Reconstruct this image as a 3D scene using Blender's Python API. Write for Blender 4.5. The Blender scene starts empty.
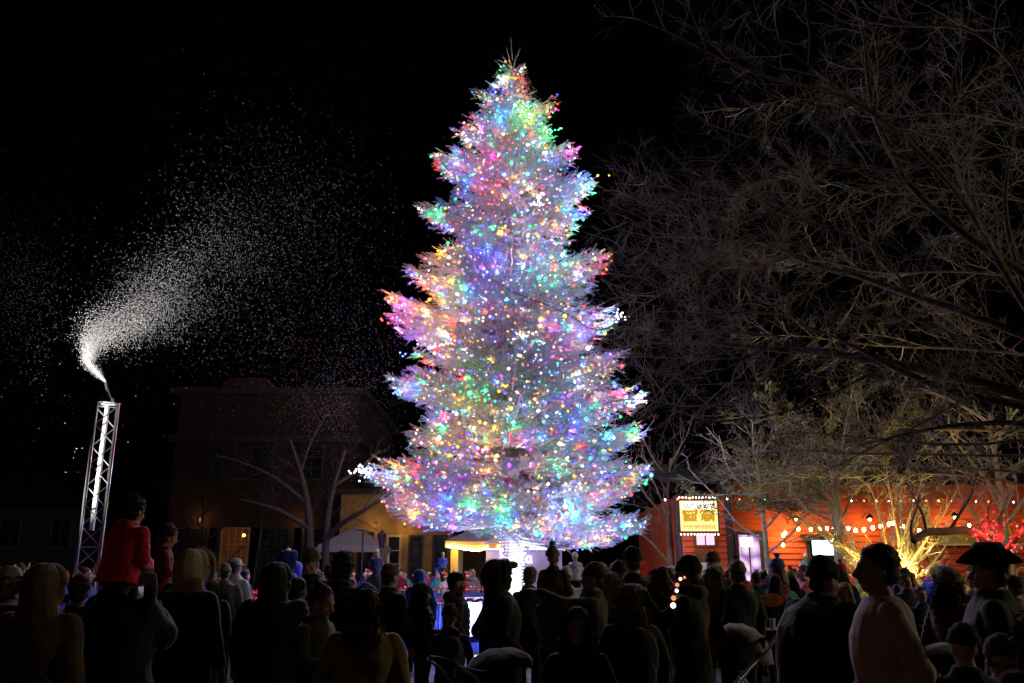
import bpy, math, random
import numpy as np
from mathutils import Vector, Matrix

random.seed(7)
rng = np.random.default_rng(7)
R = math.radians
sc = bpy.context.scene
COL = sc.collection

# ------------------------------------------------------------------ camera, world, exposure
F = 853.0
TH = R(15.3)
CZ = 1.6
cam_d = bpy.data.cameras.new("camera")
cam_d.sensor_width = 36.0
cam_d.lens = 36.0 * F / 1024.0
cam_d.clip_end = 500
cam = bpy.data.objects.new("camera", cam_d)
COL.objects.link(cam)
cam.location = (0, 0, CZ)
cam.rotation_euler = (math.pi / 2 + TH, 0, 0)
sc.camera = cam

w = bpy.data.worlds.new("World")
sc.world = w
w.use_nodes = True
wn = w.node_tree
bg = wn.nodes['Background']
bg.inputs[0].default_value = (0.45, 0.5, 0.9, 1)
bg.inputs[1].default_value = 0.0006

sc.view_settings.view_transform = 'Standard'
sc.view_settings.look = 'None'
sc.view_settings.exposure = 0.0
sc.view_settings.gamma = 1.0
cy = sc.cycles
cy.use_denoising = True
try:
    cy.denoiser = 'OPENIMAGEDENOISE'
    cy.denoising_input_passes = 'RGB_ALBEDO_NORMAL'
except Exception:
    pass
cy.max_bounces = 4
cy.diffuse_bounces = 2
cy.glossy_bounces = 2
cy.transmission_bounces = 3
cy.sample_clamp_indirect = 3.0
cy.sample_clamp_direct = 0.0
cy.use_light_tree = True
cy.use_adaptive_sampling = True
cy.adaptive_threshold = 0.02
cy.caustics_reflective = False
cy.caustics_refractive = False


def at(px, py, D):
    u = (px - 512) / F
    v = (341.5 - py) / F
    dy = math.cos(TH) - math.sin(TH) * v
    dz = math.sin(TH) + math.cos(TH) * v
    k = D / dy
    return Vector((u * k, D, CZ + dz * k))


# ------------------------------------------------------------------ materials
MC = {}


def mat(name, col, rough=0.8, var=0.25, scale=6.0, bump=0.15, metal=0.0, spec=0.3, stretch=None, bscale=None, sheen=0.0):
    if name in MC:
        return MC[name]
    m = bpy.data.materials.new(name)
    m.use_nodes = True
    nt = m.node_tree
    b = nt.nodes['Principled BSDF']
    b.inputs['Roughness'].default_value = rough
    b.inputs['Metallic'].default_value = metal
    b.inputs['Specular IOR Level'].default_value = spec
    if sheen:
        b.inputs['Sheen Weight'].default_value = sheen
    tc = nt.nodes.new('ShaderNodeTexCoord')
    mp = nt.nodes.new('ShaderNodeMapping')
    nt.links.new(tc.outputs['Object'], mp.inputs[0])
    if stretch:
        mp.inputs['Scale'].default_value = stretch
    n = nt.nodes.new('ShaderNodeTexNoise')
    n.inputs['Scale'].default_value = scale
    n.inputs['Detail'].default_value = 5
    nt.links.new(mp.outputs[0], n.inputs['Vector'])
    r = nt.nodes.new('ShaderNodeMix')
    r.data_type = 'RGBA'
    a = tuple(max(0, c * (1 - var)) for c in col[:3]) + (1,)
    z = tuple(min(1, c * (1 + var)) for c in col[:3]) + (1,)
    r.inputs[6].default_value = a
    r.inputs[7].default_value = z
    mr = nt.nodes.new('ShaderNodeMapRange')
    mr.inputs[1].default_value = 0.3
    mr.inputs[2].default_value = 0.7
    nt.links.new(n.outputs['Fac'], mr.inputs[0])
    nt.links.new(mr.outputs[0], r.inputs[0])
    nt.links.new(r.outputs[2], b.inputs['Base Color'])
    if bump:
        n2 = nt.nodes.new('ShaderNodeTexNoise')
        n2.inputs['Scale'].default_value = bscale or scale * 4
        n2.inputs['Detail'].default_value = 4
        nt.links.new(mp.outputs[0], n2.inputs['Vector'])
        bp = nt.nodes.new('ShaderNodeBump')
        bp.inputs['Strength'].default_value = bump
        bp.inputs['Distance'].default_value = 0.03
        nt.links.new(n2.outputs['Fac'], bp.inputs['Height'])
        nt.links.new(bp.outputs[0], b.inputs['Normal'])
    MC[name] = m
    return m


def emat(name, col, strength, samp=True):
    if name in MC:
        return MC[name]
    m = bpy.data.materials.new(name)
    if not samp:
        m.cycles.emission_sampling = 'NONE'
    m.use_nodes = True
    nt = m.node_tree
    nt.nodes.remove(nt.nodes['Principled BSDF'])
    e = nt.nodes.new('ShaderNodeEmission')
    e.inputs[0].default_value = (*col, 1)
    e.inputs[1].default_value = strength
    nt.links.new(e.outputs[0], nt.nodes['Material Output'].inputs[0])
    MC[name] = m
    return m


def cloth(col):
    key = 'cloth_%.3f_%.3f_%.3f' % tuple(col)
    return mat(key, col, 0.85, 0.3, 9, 0.45, spec=0.2, bscale=14, sheen=0.3)


SKIN = mat('skin', (0.50, 0.30, 0.22), 0.55, 0.08, 12, 0.03, spec=0.35)
SKIN_D = mat('skin_dark', (0.22, 0.12, 0.08), 0.55, 0.08, 12, 0.03, spec=0.35)


# ------------------------------------------------------------------ mesh helpers
def setp(o, label=None, cat=None, group=None, kind=None):
    if label: o['label'] = label
    if cat: o['category'] = cat
    if group: o['group'] = group
    if kind: o['kind'] = kind
    return o


def link(name, me, parent=None):
    o = bpy.data.objects.new(name, me)
    COL.objects.link(o)
    if parent is not None:
        o.parent = parent
    return o


def empty(name, loc=(0, 0, 0), rz=0.0):
    o = bpy.data.objects.new(name, None)
    COL.objects.link(o)
    o.location = loc
    o.rotation_euler = (0, 0, rz)
    o.empty_display_size = 0.2
    return o


def np_mesh(name, V, Fs, mats=(), mi=None, smooth=False):
    """V (n,3), Fs (m,k) index array with k constant"""
    V = np.asarray(V, dtype=np.float32)
    Fs = np.asarray(Fs, dtype=np.int32)
    me = bpy.data.meshes.new(name)
    k = Fs.shape[1]
    me.vertices.add(len(V))
    me.vertices.foreach_set('co', V.ravel())
    me.loops.add(Fs.size)
    me.loops.foreach_set('vertex_index', Fs.ravel())
    me.polygons.add(len(Fs))
    me.polygons.foreach_set('loop_start', np.arange(0, Fs.size, k, dtype=np.int32))
    me.polygons.foreach_set('loop_total', np.full(len(Fs), k, dtype=np.int32))
    if mi is not None:
        me.polygons.foreach_set('material_index', np.asarray(mi, dtype=np.int32))
    if smooth:
        me.polygons.foreach_set('use_smooth', np.ones(len(Fs), dtype=bool))
    me.update(calc_edges=True)
    me.validate()
    for m in (mats if isinstance(mats, (list, tuple)) else [mats]):
        me.materials.append(m)
    return me


def sph_tpl(nu=10, nv=7):
    v = [(0, 0, 1)]
    for j in range(1, nv):
        a = math.pi * j / nv
        for i in range(nu):
            b = 2 * math.pi * i / nu
            v.append((math.sin(a) * math.cos(b), math.sin(a) * math.sin(b), math.cos(a)))
    v.append((0, 0, -1))
    f = []
    for i in range(nu):
        f.append((0, 1 + i, 1 + (i + 1) % nu))
    for j in range(nv - 2):
        for i in range(nu):
            a = 1 + j * nu + i
            b = 1 + j * nu + (i + 1) % nu
            f.append((a, a + nu, b + nu, b))
    last = len(v) - 1
    s = 1 + (nv - 2) * nu
    for i in range(nu):
        f.append((s + i, last, s + (i + 1) % nu))
    return np.array(v), f


SV, SF = sph_tpl()


class MB:
    """collects closed shapes for one mesh"""
    def __init__(s):
        s.v = []
        s.f = []
        s.n = 0
        s.M = None

    def _add(s, v, f):
        v = np.asarray(v, dtype=float)
        if s.M is not None:
            m = np.array(s.M)
            v = v @ m[:3, :3].T + m[:3, 3]
        s.v.append(v)
        s.f.extend([tuple(i + s.n for i in q) for q in f])
        s.n += len(v)

    def ell(s, c, r, rot=None):
        if not hasattr(r, '__len__'):
            r = (r, r, r)
        v = SV * np.array(r)
        if rot is not None:
            v = v @ np.array(rot.to_matrix() if hasattr(rot, 'to_matrix') else rot).T
        s._add(v + np.array(c), SF)

    def tube(s, pts, rad, n=8, flat=1.0, caps=True):
        pts = [Vector(p) for p in pts]
        if not hasattr(rad, '__len__'):
            rad = [rad] * len(pts)
        vs = []
        up = Vector((0, 0, 1))
        d0 = (pts[-1] - pts[0]).normalized()
        ref = up if abs(d0.z) < 0.85 else Vector((0, 1, 0))
        for i, p in enumerate(pts):
            a = pts[max(0, i - 1)]
            b = pts[min(len(pts) - 1, i + 1)]
            d = (b - a).normalized()
            x = d.cross(ref)
            if x.length < 1e-4:
                x = Vector((1, 0, 0))
            x.normalize()
            y = x.cross(d).normalized()
            for k in range(n):
                t = 2 * math.pi * k / n
                vs.append(p + x * (math.cos(t) * rad[i]) + y * (math.sin(t) * rad[i] * flat))
        f = []
        for i in range(len(pts) - 1):
            for k in range(n):
                a = i * n + k
                b = i * n + (k + 1) % n
                f.append((a, b, b + n, a + n))
        if caps:
            f.append(tuple(reversed(range(n))))
            f.append(tuple(range((len(pts) - 1) * n, len(pts) * n)))
        s._add([tuple(v) for v in vs], f)

    def cap(s, p0, p1, r0, r1):
        s.tube([p0, p1], [r0, r1], 10)
        s.ell(p0, r0)
        s.ell(p1, r1)

    def loft(s, rings, n=18, pw=1.0):
        """rings (z, rx, ry, x, y)"""
        vs = []
        for (z, rx, ry, x, y) in rings:
            for k in range(n):
                t = 2 * math.pi * k / n
                vs.append((x + rx * math.cos(t), y + ry * math.sin(t), z))
        f = []
        for i in range(len(rings) - 1):
            for k in range(n):
                a = i * n + k
                b = i * n + (k + 1) % n
                f.append((a, b, b + n, a + n))
        f.append(tuple(reversed(range(n))))
        f.append(tuple(range((len(rings) - 1) * n, len(rings) * n)))
        s._add(vs, f)

    def box(s, lo, hi):
        x0, y0, z0 = lo
        x1, y1, z1 = hi
        v = [(x0, y0, z0), (x1, y0, z0), (x1, y1, z0), (x0, y1, z0), (x0, y0, z1), (x1, y0, z1), (x1, y1, z1), (x0, y1, z1)]
        s._add(v, [(0, 3, 2, 1), (4, 5, 6, 7), (0, 1, 5, 4), (1, 2, 6, 5), (2, 3, 7, 6), (3, 0, 4, 7)])

    def poly(s, vs, fs):
        s._add(vs, fs)

    def mesh(s, name, m=None, smooth=False):
        me = bpy.data.meshes.new(name)
        V = np.concatenate(s.v)
        me.from_pydata([tuple(x) for x in V], [], s.f)
        if smooth:
            me.polygons.foreach_set('use_smooth', np.ones(len(me.polygons), dtype=bool))
        if m is not None:
            me.materials.append(m)
        me.update()
        return me

    def build(s, name, m, parent=None, smooth=False):
        return link(name, s.mesh(name, m, smooth), parent)

    def remesh(s, name, vox, smooth_it=2, disp=None, m=None):
        me = s.mesh(name + '_raw')
        o = bpy.data.objects.new('tmp', me)
        COL.objects.link(o)
        r = o.modifiers.new('r', 'REMESH')
        r.mode = 'VOXEL'
        r.voxel_size = vox
        if smooth_it:
            q = o.modifiers.new('s', 'SMOOTH')
            q.factor = 0.5
            q.iterations = smooth_it
        dg = bpy.context.evaluated_depsgraph_get()
        dg.update()
        out = bpy.data.meshes.new_from_object(o.evaluated_get(dg))
        bpy.data.objects.remove(o)
        bpy.data.meshes.remove(me)
        out.name = name
        if disp:
            n = len(out.vertices)
            co = np.empty(n * 3, dtype=np.float32)
            no = np.empty(n * 3, dtype=np.float32)
            out.vertices.foreach_get('co', co)
            out.vertices.foreach_get('normal', no)
            co = co.reshape(-1, 3)
            no = no.reshape(-1, 3)
            co = co + no * disp(co)[:, None]
            out.vertices.foreach_set('co', co.ravel().astype(np.float32))
        out.polygons.foreach_set('use_smooth', np.ones(len(out.polygons), dtype=bool))
        out.materials.clear()
        if m is not None:
            out.materials.append(m)
        out.update()
        return out


class TB:
    """fast bulk tubes -> quads"""
    def __init__(s):
        s.V = []
        s.Q = []
        s.n = 0

    def path(s, P, r, n=3):
        P = np.asarray(P, dtype=float)
        k = len(P)
        d = np.empty_like(P)
        d[1:-1] = P[2:] - P[:-2]
        d[0] = P[1] - P[0]
        d[-1] = P[-1] - P[-2]
        d /= np.linalg.norm(d, axis=1)[:, None] + 1e-9
        ref = np.array([0, 0, 1.0]) if abs(d[0][2]) < 0.8 else np.array([1.0, 0, 0])
        x = np.cross(d, ref)
        x /= np.linalg.norm(x, axis=1)[:, None] + 1e-9
        y = np.cross(x, d)
        t = np.arange(n) * 2 * math.pi / n
        rr = np.asarray(r)[:, None, None]
        ring = P[:, None, :] + rr * (x[:, None, :] * np.cos(t)[None, :, None] + y[:, None, :] * np.sin(t)[None, :, None])
        s.V.append(ring.reshape(-1, 3))
        a = (np.arange(k - 1)[:, None] * n + np.arange(n)[None, :])
        b = (np.arange(k - 1)[:, None] * n + (np.arange(n)[None, :] + 1) % n)
        q = np.stack([a, b, b + n, a + n], -1).reshape(-1, 4) + s.n
        s.Q.append(q)
        s.n += k * n

    def build(s, name, m, parent=None, smooth=True):
        me = np_mesh(name, np.concatenate(s.V), np.concatenate(s.Q), m, smooth=smooth)
        return link(name, me, parent)


OCT = np.array([(1, 0, 0), (-1, 0, 0), (0, 1, 0), (0, -1, 0), (0, 0, 1), (0, 0, -1)], dtype=float)
OCF = np.array([(0, 2, 4), (2, 1, 4), (1, 3, 4), (3, 0, 4), (2, 0, 5), (1, 2, 5), (3, 1, 5), (0, 3, 5)])


def bulbs_mesh(name, pts, rad, mats, mi=None):
    pts = np.asarray(pts, dtype=float)
    rad = np.broadcast_to(np.asarray(rad, dtype=float), (len(pts),))
    V = pts[:, None, :] + OCT[None] * rad[:, None, None]
    Fs = OCF[None] + (np.arange(len(pts)) * 6)[:, None, None]
    m = None
    if mi is not None:
        m = np.repeat(np.asarray(mi), 8)
    return np_mesh(name, V.reshape(-1, 3), Fs.reshape(-1, 3), mats, m)


# ------------------------------------------------------------------ ground
ASPH = mat('dark_paving', (0.055, 0.045, 0.042), 0.75, 0.45, 1.6, 0.4, bscale=25)
GRASS = mat('winter_lawn', (0.045, 0.05, 0.022), 0.95, 0.5, 2.0, 0.9, bscale=40)
PAVE = mat('pavement_brick', (0.16, 0.085, 0.06), 0.85, 0.35, 5, 0.4)
g = MB()
g.box((-160, -60, -0.3), (160, 260, 0))
setp(g.build('ground', ASPH), kind='structure')
g = MB()
ringn = 48
vs = [(0, 25, 0.012)] + [(8.2 * math.cos(2 * math.pi * i / ringn) * (1 + 0.02 * math.sin(5 * i)), 25 + 8.2 * math.sin(2 * math.pi * i / ringn), 0.004) for i in range(ringn)]
g.poly(vs, [(0, 1 + i, 1 + (i + 1) % ringn) for i in range(ringn)])
setp(g.build('lawn', GRASS), kind='structure')
g = MB()
g.box((4.5, 28.6, 0), (40, 30.9, 0.13))
setp(g.build('pavement', PAVE), kind='structure')

# ------------------------------------------------------------------ lamps of the square behind the viewer
IRON = mat('black_iron', (0.015, 0.015, 0.016), 0.45, 0.2, 8, 0.05, metal=0.3)


def street_light(loc, energy, col, label, h=7.5):
    t = empty('street_light', loc)
    setp(t, label, 'street light', 'tall street lights round the square')
    b = MB()
    b.tube([(0, 0, 0), (0, 0, 0.5)], [0.12, 0.10], 10)
    b.tube([(0, 0, 0.5), (0, 0, h)], [0.07, 0.045], 10)
    b.tube([(0, 0, h - 0.1), (0, 0.5, h + 0.15), (0, 1.0, h + 0.15)], 0.03, 8)
    b.build('pole', IRON, t, True)
    b = MB()
    b.box((-0.16, 0.85, h + 0.08), (0.16, 1.5, h + 0.2))
    b.build('lamp_head', IRON, t)
    b = MB()
    b.box((-0.13, 0.9, h + 0.05), (0.13, 1.45, h + 0.078))
    b.build('lens', emat('lens_' + label[:6], col, 20), t)
    ld = bpy.data.lights.new('street_lamp_light', 'POINT')
    ld.energy = energy
    ld.color = col
    ld.shadow_soft_size = 0.25
    lo = bpy.data.objects.new('lamp_light', ld)
    COL.objects.link(lo)
    lo.parent = t
    lo.location = (0, 1.15, h - 0.15)
    return t


street_light((-12, -7, 0), 75, (1.0, 0.55, 0.22), 'amber street light on a tall pole behind the crowd, left side')
street_light((15.5, 6.5, 0), 720, (0.92, 0.82, 0.55), 'pale street light on a tall pole out past the right edge', 5.2)
street_light((13.8, 15.0, 0), 520, (0.95, 0.74, 0.34), 'yellow street light on a shorter pole beside the shop pavement', 4.2)

# ------------------------------------------------------------------ bulbs colours
BC = [
    ('blue', (0.0004, 0.0010, 1.0), 110), ('violet', (0.24, 0.0015, 1.0), 80), ('cool_white', (0.50, 0.56, 1.0), 60),
    ('warm_white', (1.0, 0.60, 0.28), 45), ('red', (1.0, 0.0008, 0.0012), 70), ('pink', (1.0, 0.001, 0.30), 70),
    ('amber', (1.0, 0.30, 0.0012), 65), ('green', (0.0008, 0.8, 0.10), 45), ('teal', (0.001, 0.6, 0.75), 50),
]
BW = np.array([20, 5, 8, 9, 15, 5, 22, 14, 9], dtype=float)
BW /= BW.sum()
TREE_K = 12.0
GCOL = [(0.06, 0.10, 1.0), (0.35, 0.06, 1.0), (0.6, 0.68, 1.0), (1.0, 0.72, 0.42), (1.0, 0.03, 0.03), (1.0, 0.06, 0.42), (1.0, 0.36, 0.02), (0.02, 0.85, 0.22), (0.04, 0.7, 0.85)]
HCOL = [(0.12, 0.20, 1.0), (0.50, 0.15, 1.0), (0.75, 0.82, 1.0), (1.0, 0.80, 0.50), (1.0, 0.07, 0.05), (1.0, 0.12, 0.5), (1.0, 0.50, 0.06), (0.07, 1.0, 0.25), (0.10, 0.85, 1.0)]
LCOL = [(0.03, 0.06, 1.0), (0.32, 0.03, 1.0), (0.50, 0.58, 1.0), (1.0, 0.60, 0.28), (1.0, 0.008, 0.008), (1.0, 0.03, 0.35), (1.0, 0.33, 0.008), (0.008, 1.0, 0.14), (0.008, 0.65, 0.85)]
BM = [emat('bulb_' + BC[i][0], HCOL[i], 6.0, False) for i in range(9)]
BM += [emat('globe_' + BC[i][0], GCOL[i], 3.6, False) for i in range(9)]

# ------------------------------------------------------------------ the spruce
NEEDLE = mat('spruce_needles', (0.21, 0.235, 0.27), 0.6, 0.3, 1.2, 0, spec=0.4)
BARK = mat('spruce_bark', (0.30, 0.25, 0.21), 0.9, 0.35, 7, 0.8)
TD = 25.0
prof = [(45, 509, 513), (62, 500, 518), (75, 486, 532), (100, 470, 553), (120, 462, 560), (132, 450, 562), (150, 432, 572), (160, 430, 582),
        (182, 428, 597), (205, 420, 590), (225, 424, 585), (245, 440, 592), (262, 408, 608), (280, 402, 600), (300, 388, 606), (320, 396, 620),
        (340, 404, 606), (360, 402, 626), (380, 388, 622), (398, 394, 646), (415, 398, 634), (432, 396, 648), (452, 392, 640), (468, 360, 650),
        (490, 380, 640), (506, 386, 636), (520, 394, 650), (535, 420, 630), (550, 450, 600)]
pz, pl, pr = [], [], []
for y, l, r_ in prof:
    a = at(l, y, TD)
    b = at(r_, y, TD)
    pz.append(a.z)
    pl.append(-a.x)
    pr.append(b.x)
pz, pl, pr = map(np.array, (pz[::-1], pl[::-1], pr[::-1]))
ZT = pz[-1]


def crown_R(z, phi):
    l = np.interp(z, pz, pl)
    r_ = np.interp(z, pz, pr)
    c = math.cos(phi)
    wgt = 0.5 + 0.5 * c
    base = l * (1 - wgt) + r_ * wgt
    return max(0.08, base)


sprig_o, sprig_d, sprig_l, sprig_u = [], [], [], []
bulb_p = []
limbs = TB()


def bough(z_tip, phi, L, scl=1.0):
    f = (z_tip - 2.4) / (ZT - 2.4)
    rise = -0.02 + 0.75 * max(0, f - 0.15) ** 1.2
    if f < 0.12:
        rise = 0.10
    z0 = z_tip - rise * L
    dx, dy = math.cos(phi), math.sin(phi)
    sx, sy = -dy, dx
    n = max(4, int(L / 0.35) + 2)
    ts = np.linspace(0, 1, n)
    sag = -0.10 * L * np.sin(np.pi * ts) * (1.0 if f < 0.6 else 0.3)
    wob = np.cumsum(rng.normal(0, 0.025, n)) * min(1, L / 2)
    P = np.stack([dx * L * ts + sx * wob, TD + dy * L * ts + sy * wob, z0 + (z_tip - z0) * ts + sag], 1)
    limbs.path(P, np.linspace(0.012 + 0.011 * L, 0.006, n), 4)
    # laterals
    t = 0.12 if L > 1 else 0.05
    side = 1
    while t < 1.0:
        p = np.array([np.interp(t, ts, P[:, i]) for i in range(3)])
        tl = (0.20 + 0.62 * math.sin(math.pi * min(1, (1.12 - t) * 0.9)) * min(1, L / 2.6)) * random.uniform(0.6, 1.15) * scl
        if t > 0.93:
            tl = 0.3 * scl
        ang = random.uniform(0.55, 1.0)
        d = np.array([dx * math.cos(ang) + side * sx * math.sin(ang), dy * math.cos(ang) + side * sy * math.sin(ang), random.uniform(-0.25, 0.35)])
        d /= np.linalg.norm(d)
        lat = np.stack([p, p + d * tl * 0.55 + np.array([0, 0, -0.02]), p + d * tl + np.array([0, 0, random.uniform(-0.03, 0.08)])])
        limbs.path(lat, [0.007, 0.005, 0.003], 3)
        q = 0.15
        while q <= 1.0:
            o = p + d * tl * q
            k = rng.normal(0, 0.4, 3)
            k[2] += 0.15
            dd = d * 0.9 + k * 0.8 + np.array([dx, dy, 0]) * 0.35
            dd /= np.linalg.norm(dd)
            sprig_o.append(o)
            sprig_d.append(dd)
            sprig_l.append(random.uniform(0.18, 0.36) * scl * (1.0 if f < 0.8 else 1.0 - 2.2 * (f - 0.8)))
            q += random.uniform(0.16, 0.26) * 0.55 / max(0.25, tl)
        if random.random() < 0.46 and t > 0.3:
            q = random.uniform(0.35, 1.0)
            bulb_p.append(p + d * tl * q + np.array([0, 0, random.choice((-0.05, 0.05))]))
        side = -side
        t += random.uniform(0.07, 0.12) / max(0.6, L)
    sprig_o.append(P[-1])
    dd = np.array([dx, dy, 0.35])
    sprig_d.append(dd / np.linalg.norm(dd))
    sprig_l.append(0.34 * scl * (1.0 if f < 0.8 else 1.0 - 2 * (f - 0.8)))
    if random.random() < 0.55:
        bulb_p.append(P[-1] + np.array([dx, dy, 0.1]) * 0.06)
    return P[-1]


NB = 640
for i in range(NB):
    u = (i + random.random()) / NB
    z = 2.75 + (ZT - 0.9 - 2.75) * (u ** 1.25)
    tier = 0.78 if z < 12 else 0.62
    zq = round(z / tier) * tier
    z = zq + (z - zq) * 0.4
    phi = (i * 2.39996) + random.uniform(-0.3, 0.3)
    Rr = max(0.12, crown_R(z, phi) - (0.36 if z < 9 else 0.36 + 0.035 * (z - 9)))
    edge = abs(math.cos(phi))
    L = Rr * (random.uniform(0.62, 0.98) if edge > 0.6 else random.uniform(0.6, 1.06))
    if z < 3.6 and math.cos(phi) < -0.2:
        z += 0.45
    bough(z, phi, max(0.25, L))
stars = [(360, 471, 0), (386, 381, 0), (384, 298, 0), (403, 270, 0), (417, 212, 0), (431, 156, 0), (450, 130, 0), (612, 256, 1), (624, 312, 1),
         (628, 356, 1), (649, 394, 1), (654, 470, 1), (652, 518, 1), (598, 181, 1), (560, 103, 1), (651, 431, 1), (592, 214, 1), (386, 318, 0), (580, 150, 1), (380, 500, 0), (470, 92, 0)]
for (x, y, s_) in stars:
    for k in range(7):
        p = at(x + (0 if k == 0 else random.uniform(2, 16) * (1 if s_ == 0 else -1)), y + (k - 2) * 2.6 if k else y, TD)
        ph = (0 if s_ else math.pi) + random.uniform(-0.16, 0.16)
        bough(p.z, ph, abs(p.x) - 0.2, 0.8)
# bare leader shoots on the very top
for (x, y) in [(511, 41), (504, 58), (519, 52), (507, 50), (515, 58), (497, 62)]:
    p = at(x, y, TD)
    b = np.array([(0.02, TD, p.z - 0.75 if x == 511 else at(511, 70, TD).z), (p.x * 0.6, TD + random.uniform(-.05, .05), p.z - 0.25), tuple(p)])
    limbs.path(b, [0.02, 0.012, 0.005], 4)
    d = b[2] - b[1]
    d /= np.linalg.norm(d)
    for q in (0.2, 0.5, 0.8, 1.0):
        sprig_o.append(b[1] + (b[2] - b[1]) * q)
        sprig_d.append(d + rng.normal(0, 0.12, 3))
        sprig_l.append(0.12)

tree = empty('spruce_tree', (0, TD, 0))
setp(tree, 'very tall spruce covered in coloured fairy lights towering over the crowd', 'tree')


def recenter(o):
    o.location = (0, -TD, 0)
    return o


tk = TB()
zz = np.linspace(0, ZT - 0.9, 22)
tk.path(np.stack([0.02 * np.sin(zz * 1.3), TD + 0.02 * np.cos(zz), zz], 1), 0.27 * (1 - zz / (ZT + 0.3)) + 0.02 + 0.08 * np.exp(-zz * 3), 14)
recenter(tk.build('trunk', BARK, tree))
recenter(limbs.build('limbs', BARK, tree))

# sprig prototype: needles round an axis
nn = 17
pv = []
for i in range(nn):
    t = 0.06 + 0.94 * i / nn
    a = i * 2.4
    base = np.array([t, 0, 0])
    out = np.array([0.75, math.cos(a), math.sin(a)])
    out /= np.linalg.norm(out)
    nl = 0.22
    tan = np.cross(out, [1, 0, 0])
    tan /= np.linalg.norm(tan)
    pv += [base - tan * 0.030, base + tan * 0.030, base + out * nl]
pv += [np.array([0, -0.02, 0]), np.array([0, 0.02, 0]), np.array([1.05, 0, 0])]
pv = np.array(pv)
SO, SD, SL = np.array(sprig_o), np.array(sprig_d), np.array(sprig_l)
SD /= np.linalg.norm(SD, axis=1)[:, None]
upv = rng.normal(0, 1, SD.shape)
S1 = np.cross(SD, upv)
S1 /= np.linalg.norm(S1, axis=1)[:, None]
S2 = np.cross(SD, S1)
V = SO[:, None, :] + SL[:, None, None] * (pv[None, :, 0:1] * SD[:, None, :] + pv[None, :, 1:2] * S1[:, None, :] + pv[None, :, 2:3] * S2[:, None, :])
V = V.reshape(-1, 3)
Fn = np.arange(len(V)).reshape(-1, 3)
crown = link('crown', np_mesh('crown', V, Fn, NEEDLE), tree)
recenter(crown)
print('sprigs', len(SO), 'needle tris', len(Fn), 'bulbs', len(bulb_p))

# lights on the spruce
BP = np.array(bulb_p)
extra = []
rad = rng.choice([0.025, 0.036, 0.052], len(BP), p=[.5,.35,.15])
_h = BP - np.array([0, TD, 0])
_h[:, 2] = 0.0
_h /= np.linalg.norm(_h, axis=1)[:, None] + 1e-6
BP = BP + _h * 0.07
ci = rng.choice(len(BC), len(BP), p=BW)
# colour zones: neighbouring bulbs often share a colour
order = rng.permutation(len(BP))
for s_ in order[:len(BP) // 9]:
    d = np.linalg.norm(BP - BP[s_], axis=1)
    near = np.argsort(d)[1:3]
    ci[near] = ci[s_]

# bright knots where a strand ends
knots = [(540, 200, 3.0, 2, 22), (360, 471, 0.0, 2, 22), (641, 397, 0.0, 2, 16), (620, 319, 0.3, 2, 14), (553, 130, 0.8, 7, 8), (387, 321, 0.5, 4, 3),
         (598, 178, 0.4, 6, 3), (608, 258, 0.0, 4, 3), (586, 182, .5, 0, 5), (584, 215, .4, 0, 4), (410, 355, .4, 0, 4), (400, 395, .3, 0, 3), (575, 150, 0, 5, 2), (528, 110, 0.8, 7, 4)]
kp, kc, kr = [], [], []
for (x, y, dep, c, n) in knots:
    p = at(x, y, TD - dep)
    for i in range(n):
        kp.append(np.array(p) + rng.normal(0, 0.14, 3) * np.array([1, 1, .8]))
        kc.append(c)
        kr.append(0.03)
BP = np.concatenate([BP, np.array(kp)])
ci = np.concatenate([ci, np.array(kc)])
rad = np.concatenate([rad, np.array(kr)])
# some bulbs are strong, the rest coloured globes; all oversized to imitate bloom
nb0 = len(bulb_p)
strong = np.zeros(len(BP), dtype=bool)
strong[rng.permutation(nb0)[:850]] = True
rad[:nb0] = np.where(strong[:nb0], rng.choice([0.036, 0.050, 0.070], nb0, p=[.5, .35, .15]), rad[:nb0])
ci0 = ci.copy()
ci = np.where(strong | (np.arange(len(BP)) >= nb0), ci, ci + 9)
ls = empty('string_lights', (0, TD, 0))
setp(ls, 'multicoloured fairy lights strung all over the tall spruce from base to top', 'string lights')
vis = np.argsort(-(rad + 0.004 * (TD - BP[:, 1])))
big = vis[:100]
rest = vis[100:]
for i in big:
    o = link('bulb', bulbs_mesh('bulb', [(0, 0, 0)], rad[i], BM[ci[i]]), ls)
    o.location = BP[i] - np.array([0, TD, 0])
LD_ = {}
EB = (3.5, 8.0, 18.0)


def bulb_light(p, c, e_i, parent, col=None, energy=None):
    key = (c, e_i, col)
    if key not in LD_:
        ld = bpy.data.lights.new('bulb_light', 'POINT')
        ld.energy = energy if energy else EB[e_i] * TREE_L
        ld.color = col or LCOL[c]
        ld.shadow_soft_size = 0.015
        LD_[key] = ld
    lo = bpy.data.objects.new('bulb_light', LD_[key])
    COL.objects.link(lo)
    lo.parent = parent
    lo.location = p
    return lo


TREE_L = 3.4
for i in np.nonzero(strong)[0]:
    q = BP[i] - np.array([0, TD, 0])
    h_ = np.array([q[0], q[1], 0.0])
    h_ /= np.linalg.norm(h_) + 1e-6
    bulb_light(q + h_ * (rad[i] + 0.022), int(ci0[i]), int(rng.choice(3, p=[.5, .35, .15])), ls)
for (x, y, dep, c, n) in knots:
    q = np.array(at(x, y, TD - dep - 0.16)) - np.array([0, TD, 0])
    for k in range(1 + n // 4):
        bulb_light(q + rng.normal(0, 0.12, 3), c, 2, ls)
o = link('bulbs', bulbs_mesh('bulbs', BP[rest], rad[rest], BM, ci[rest]), ls)
o['kind'] = 'stuff'
recenter(o)
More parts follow.
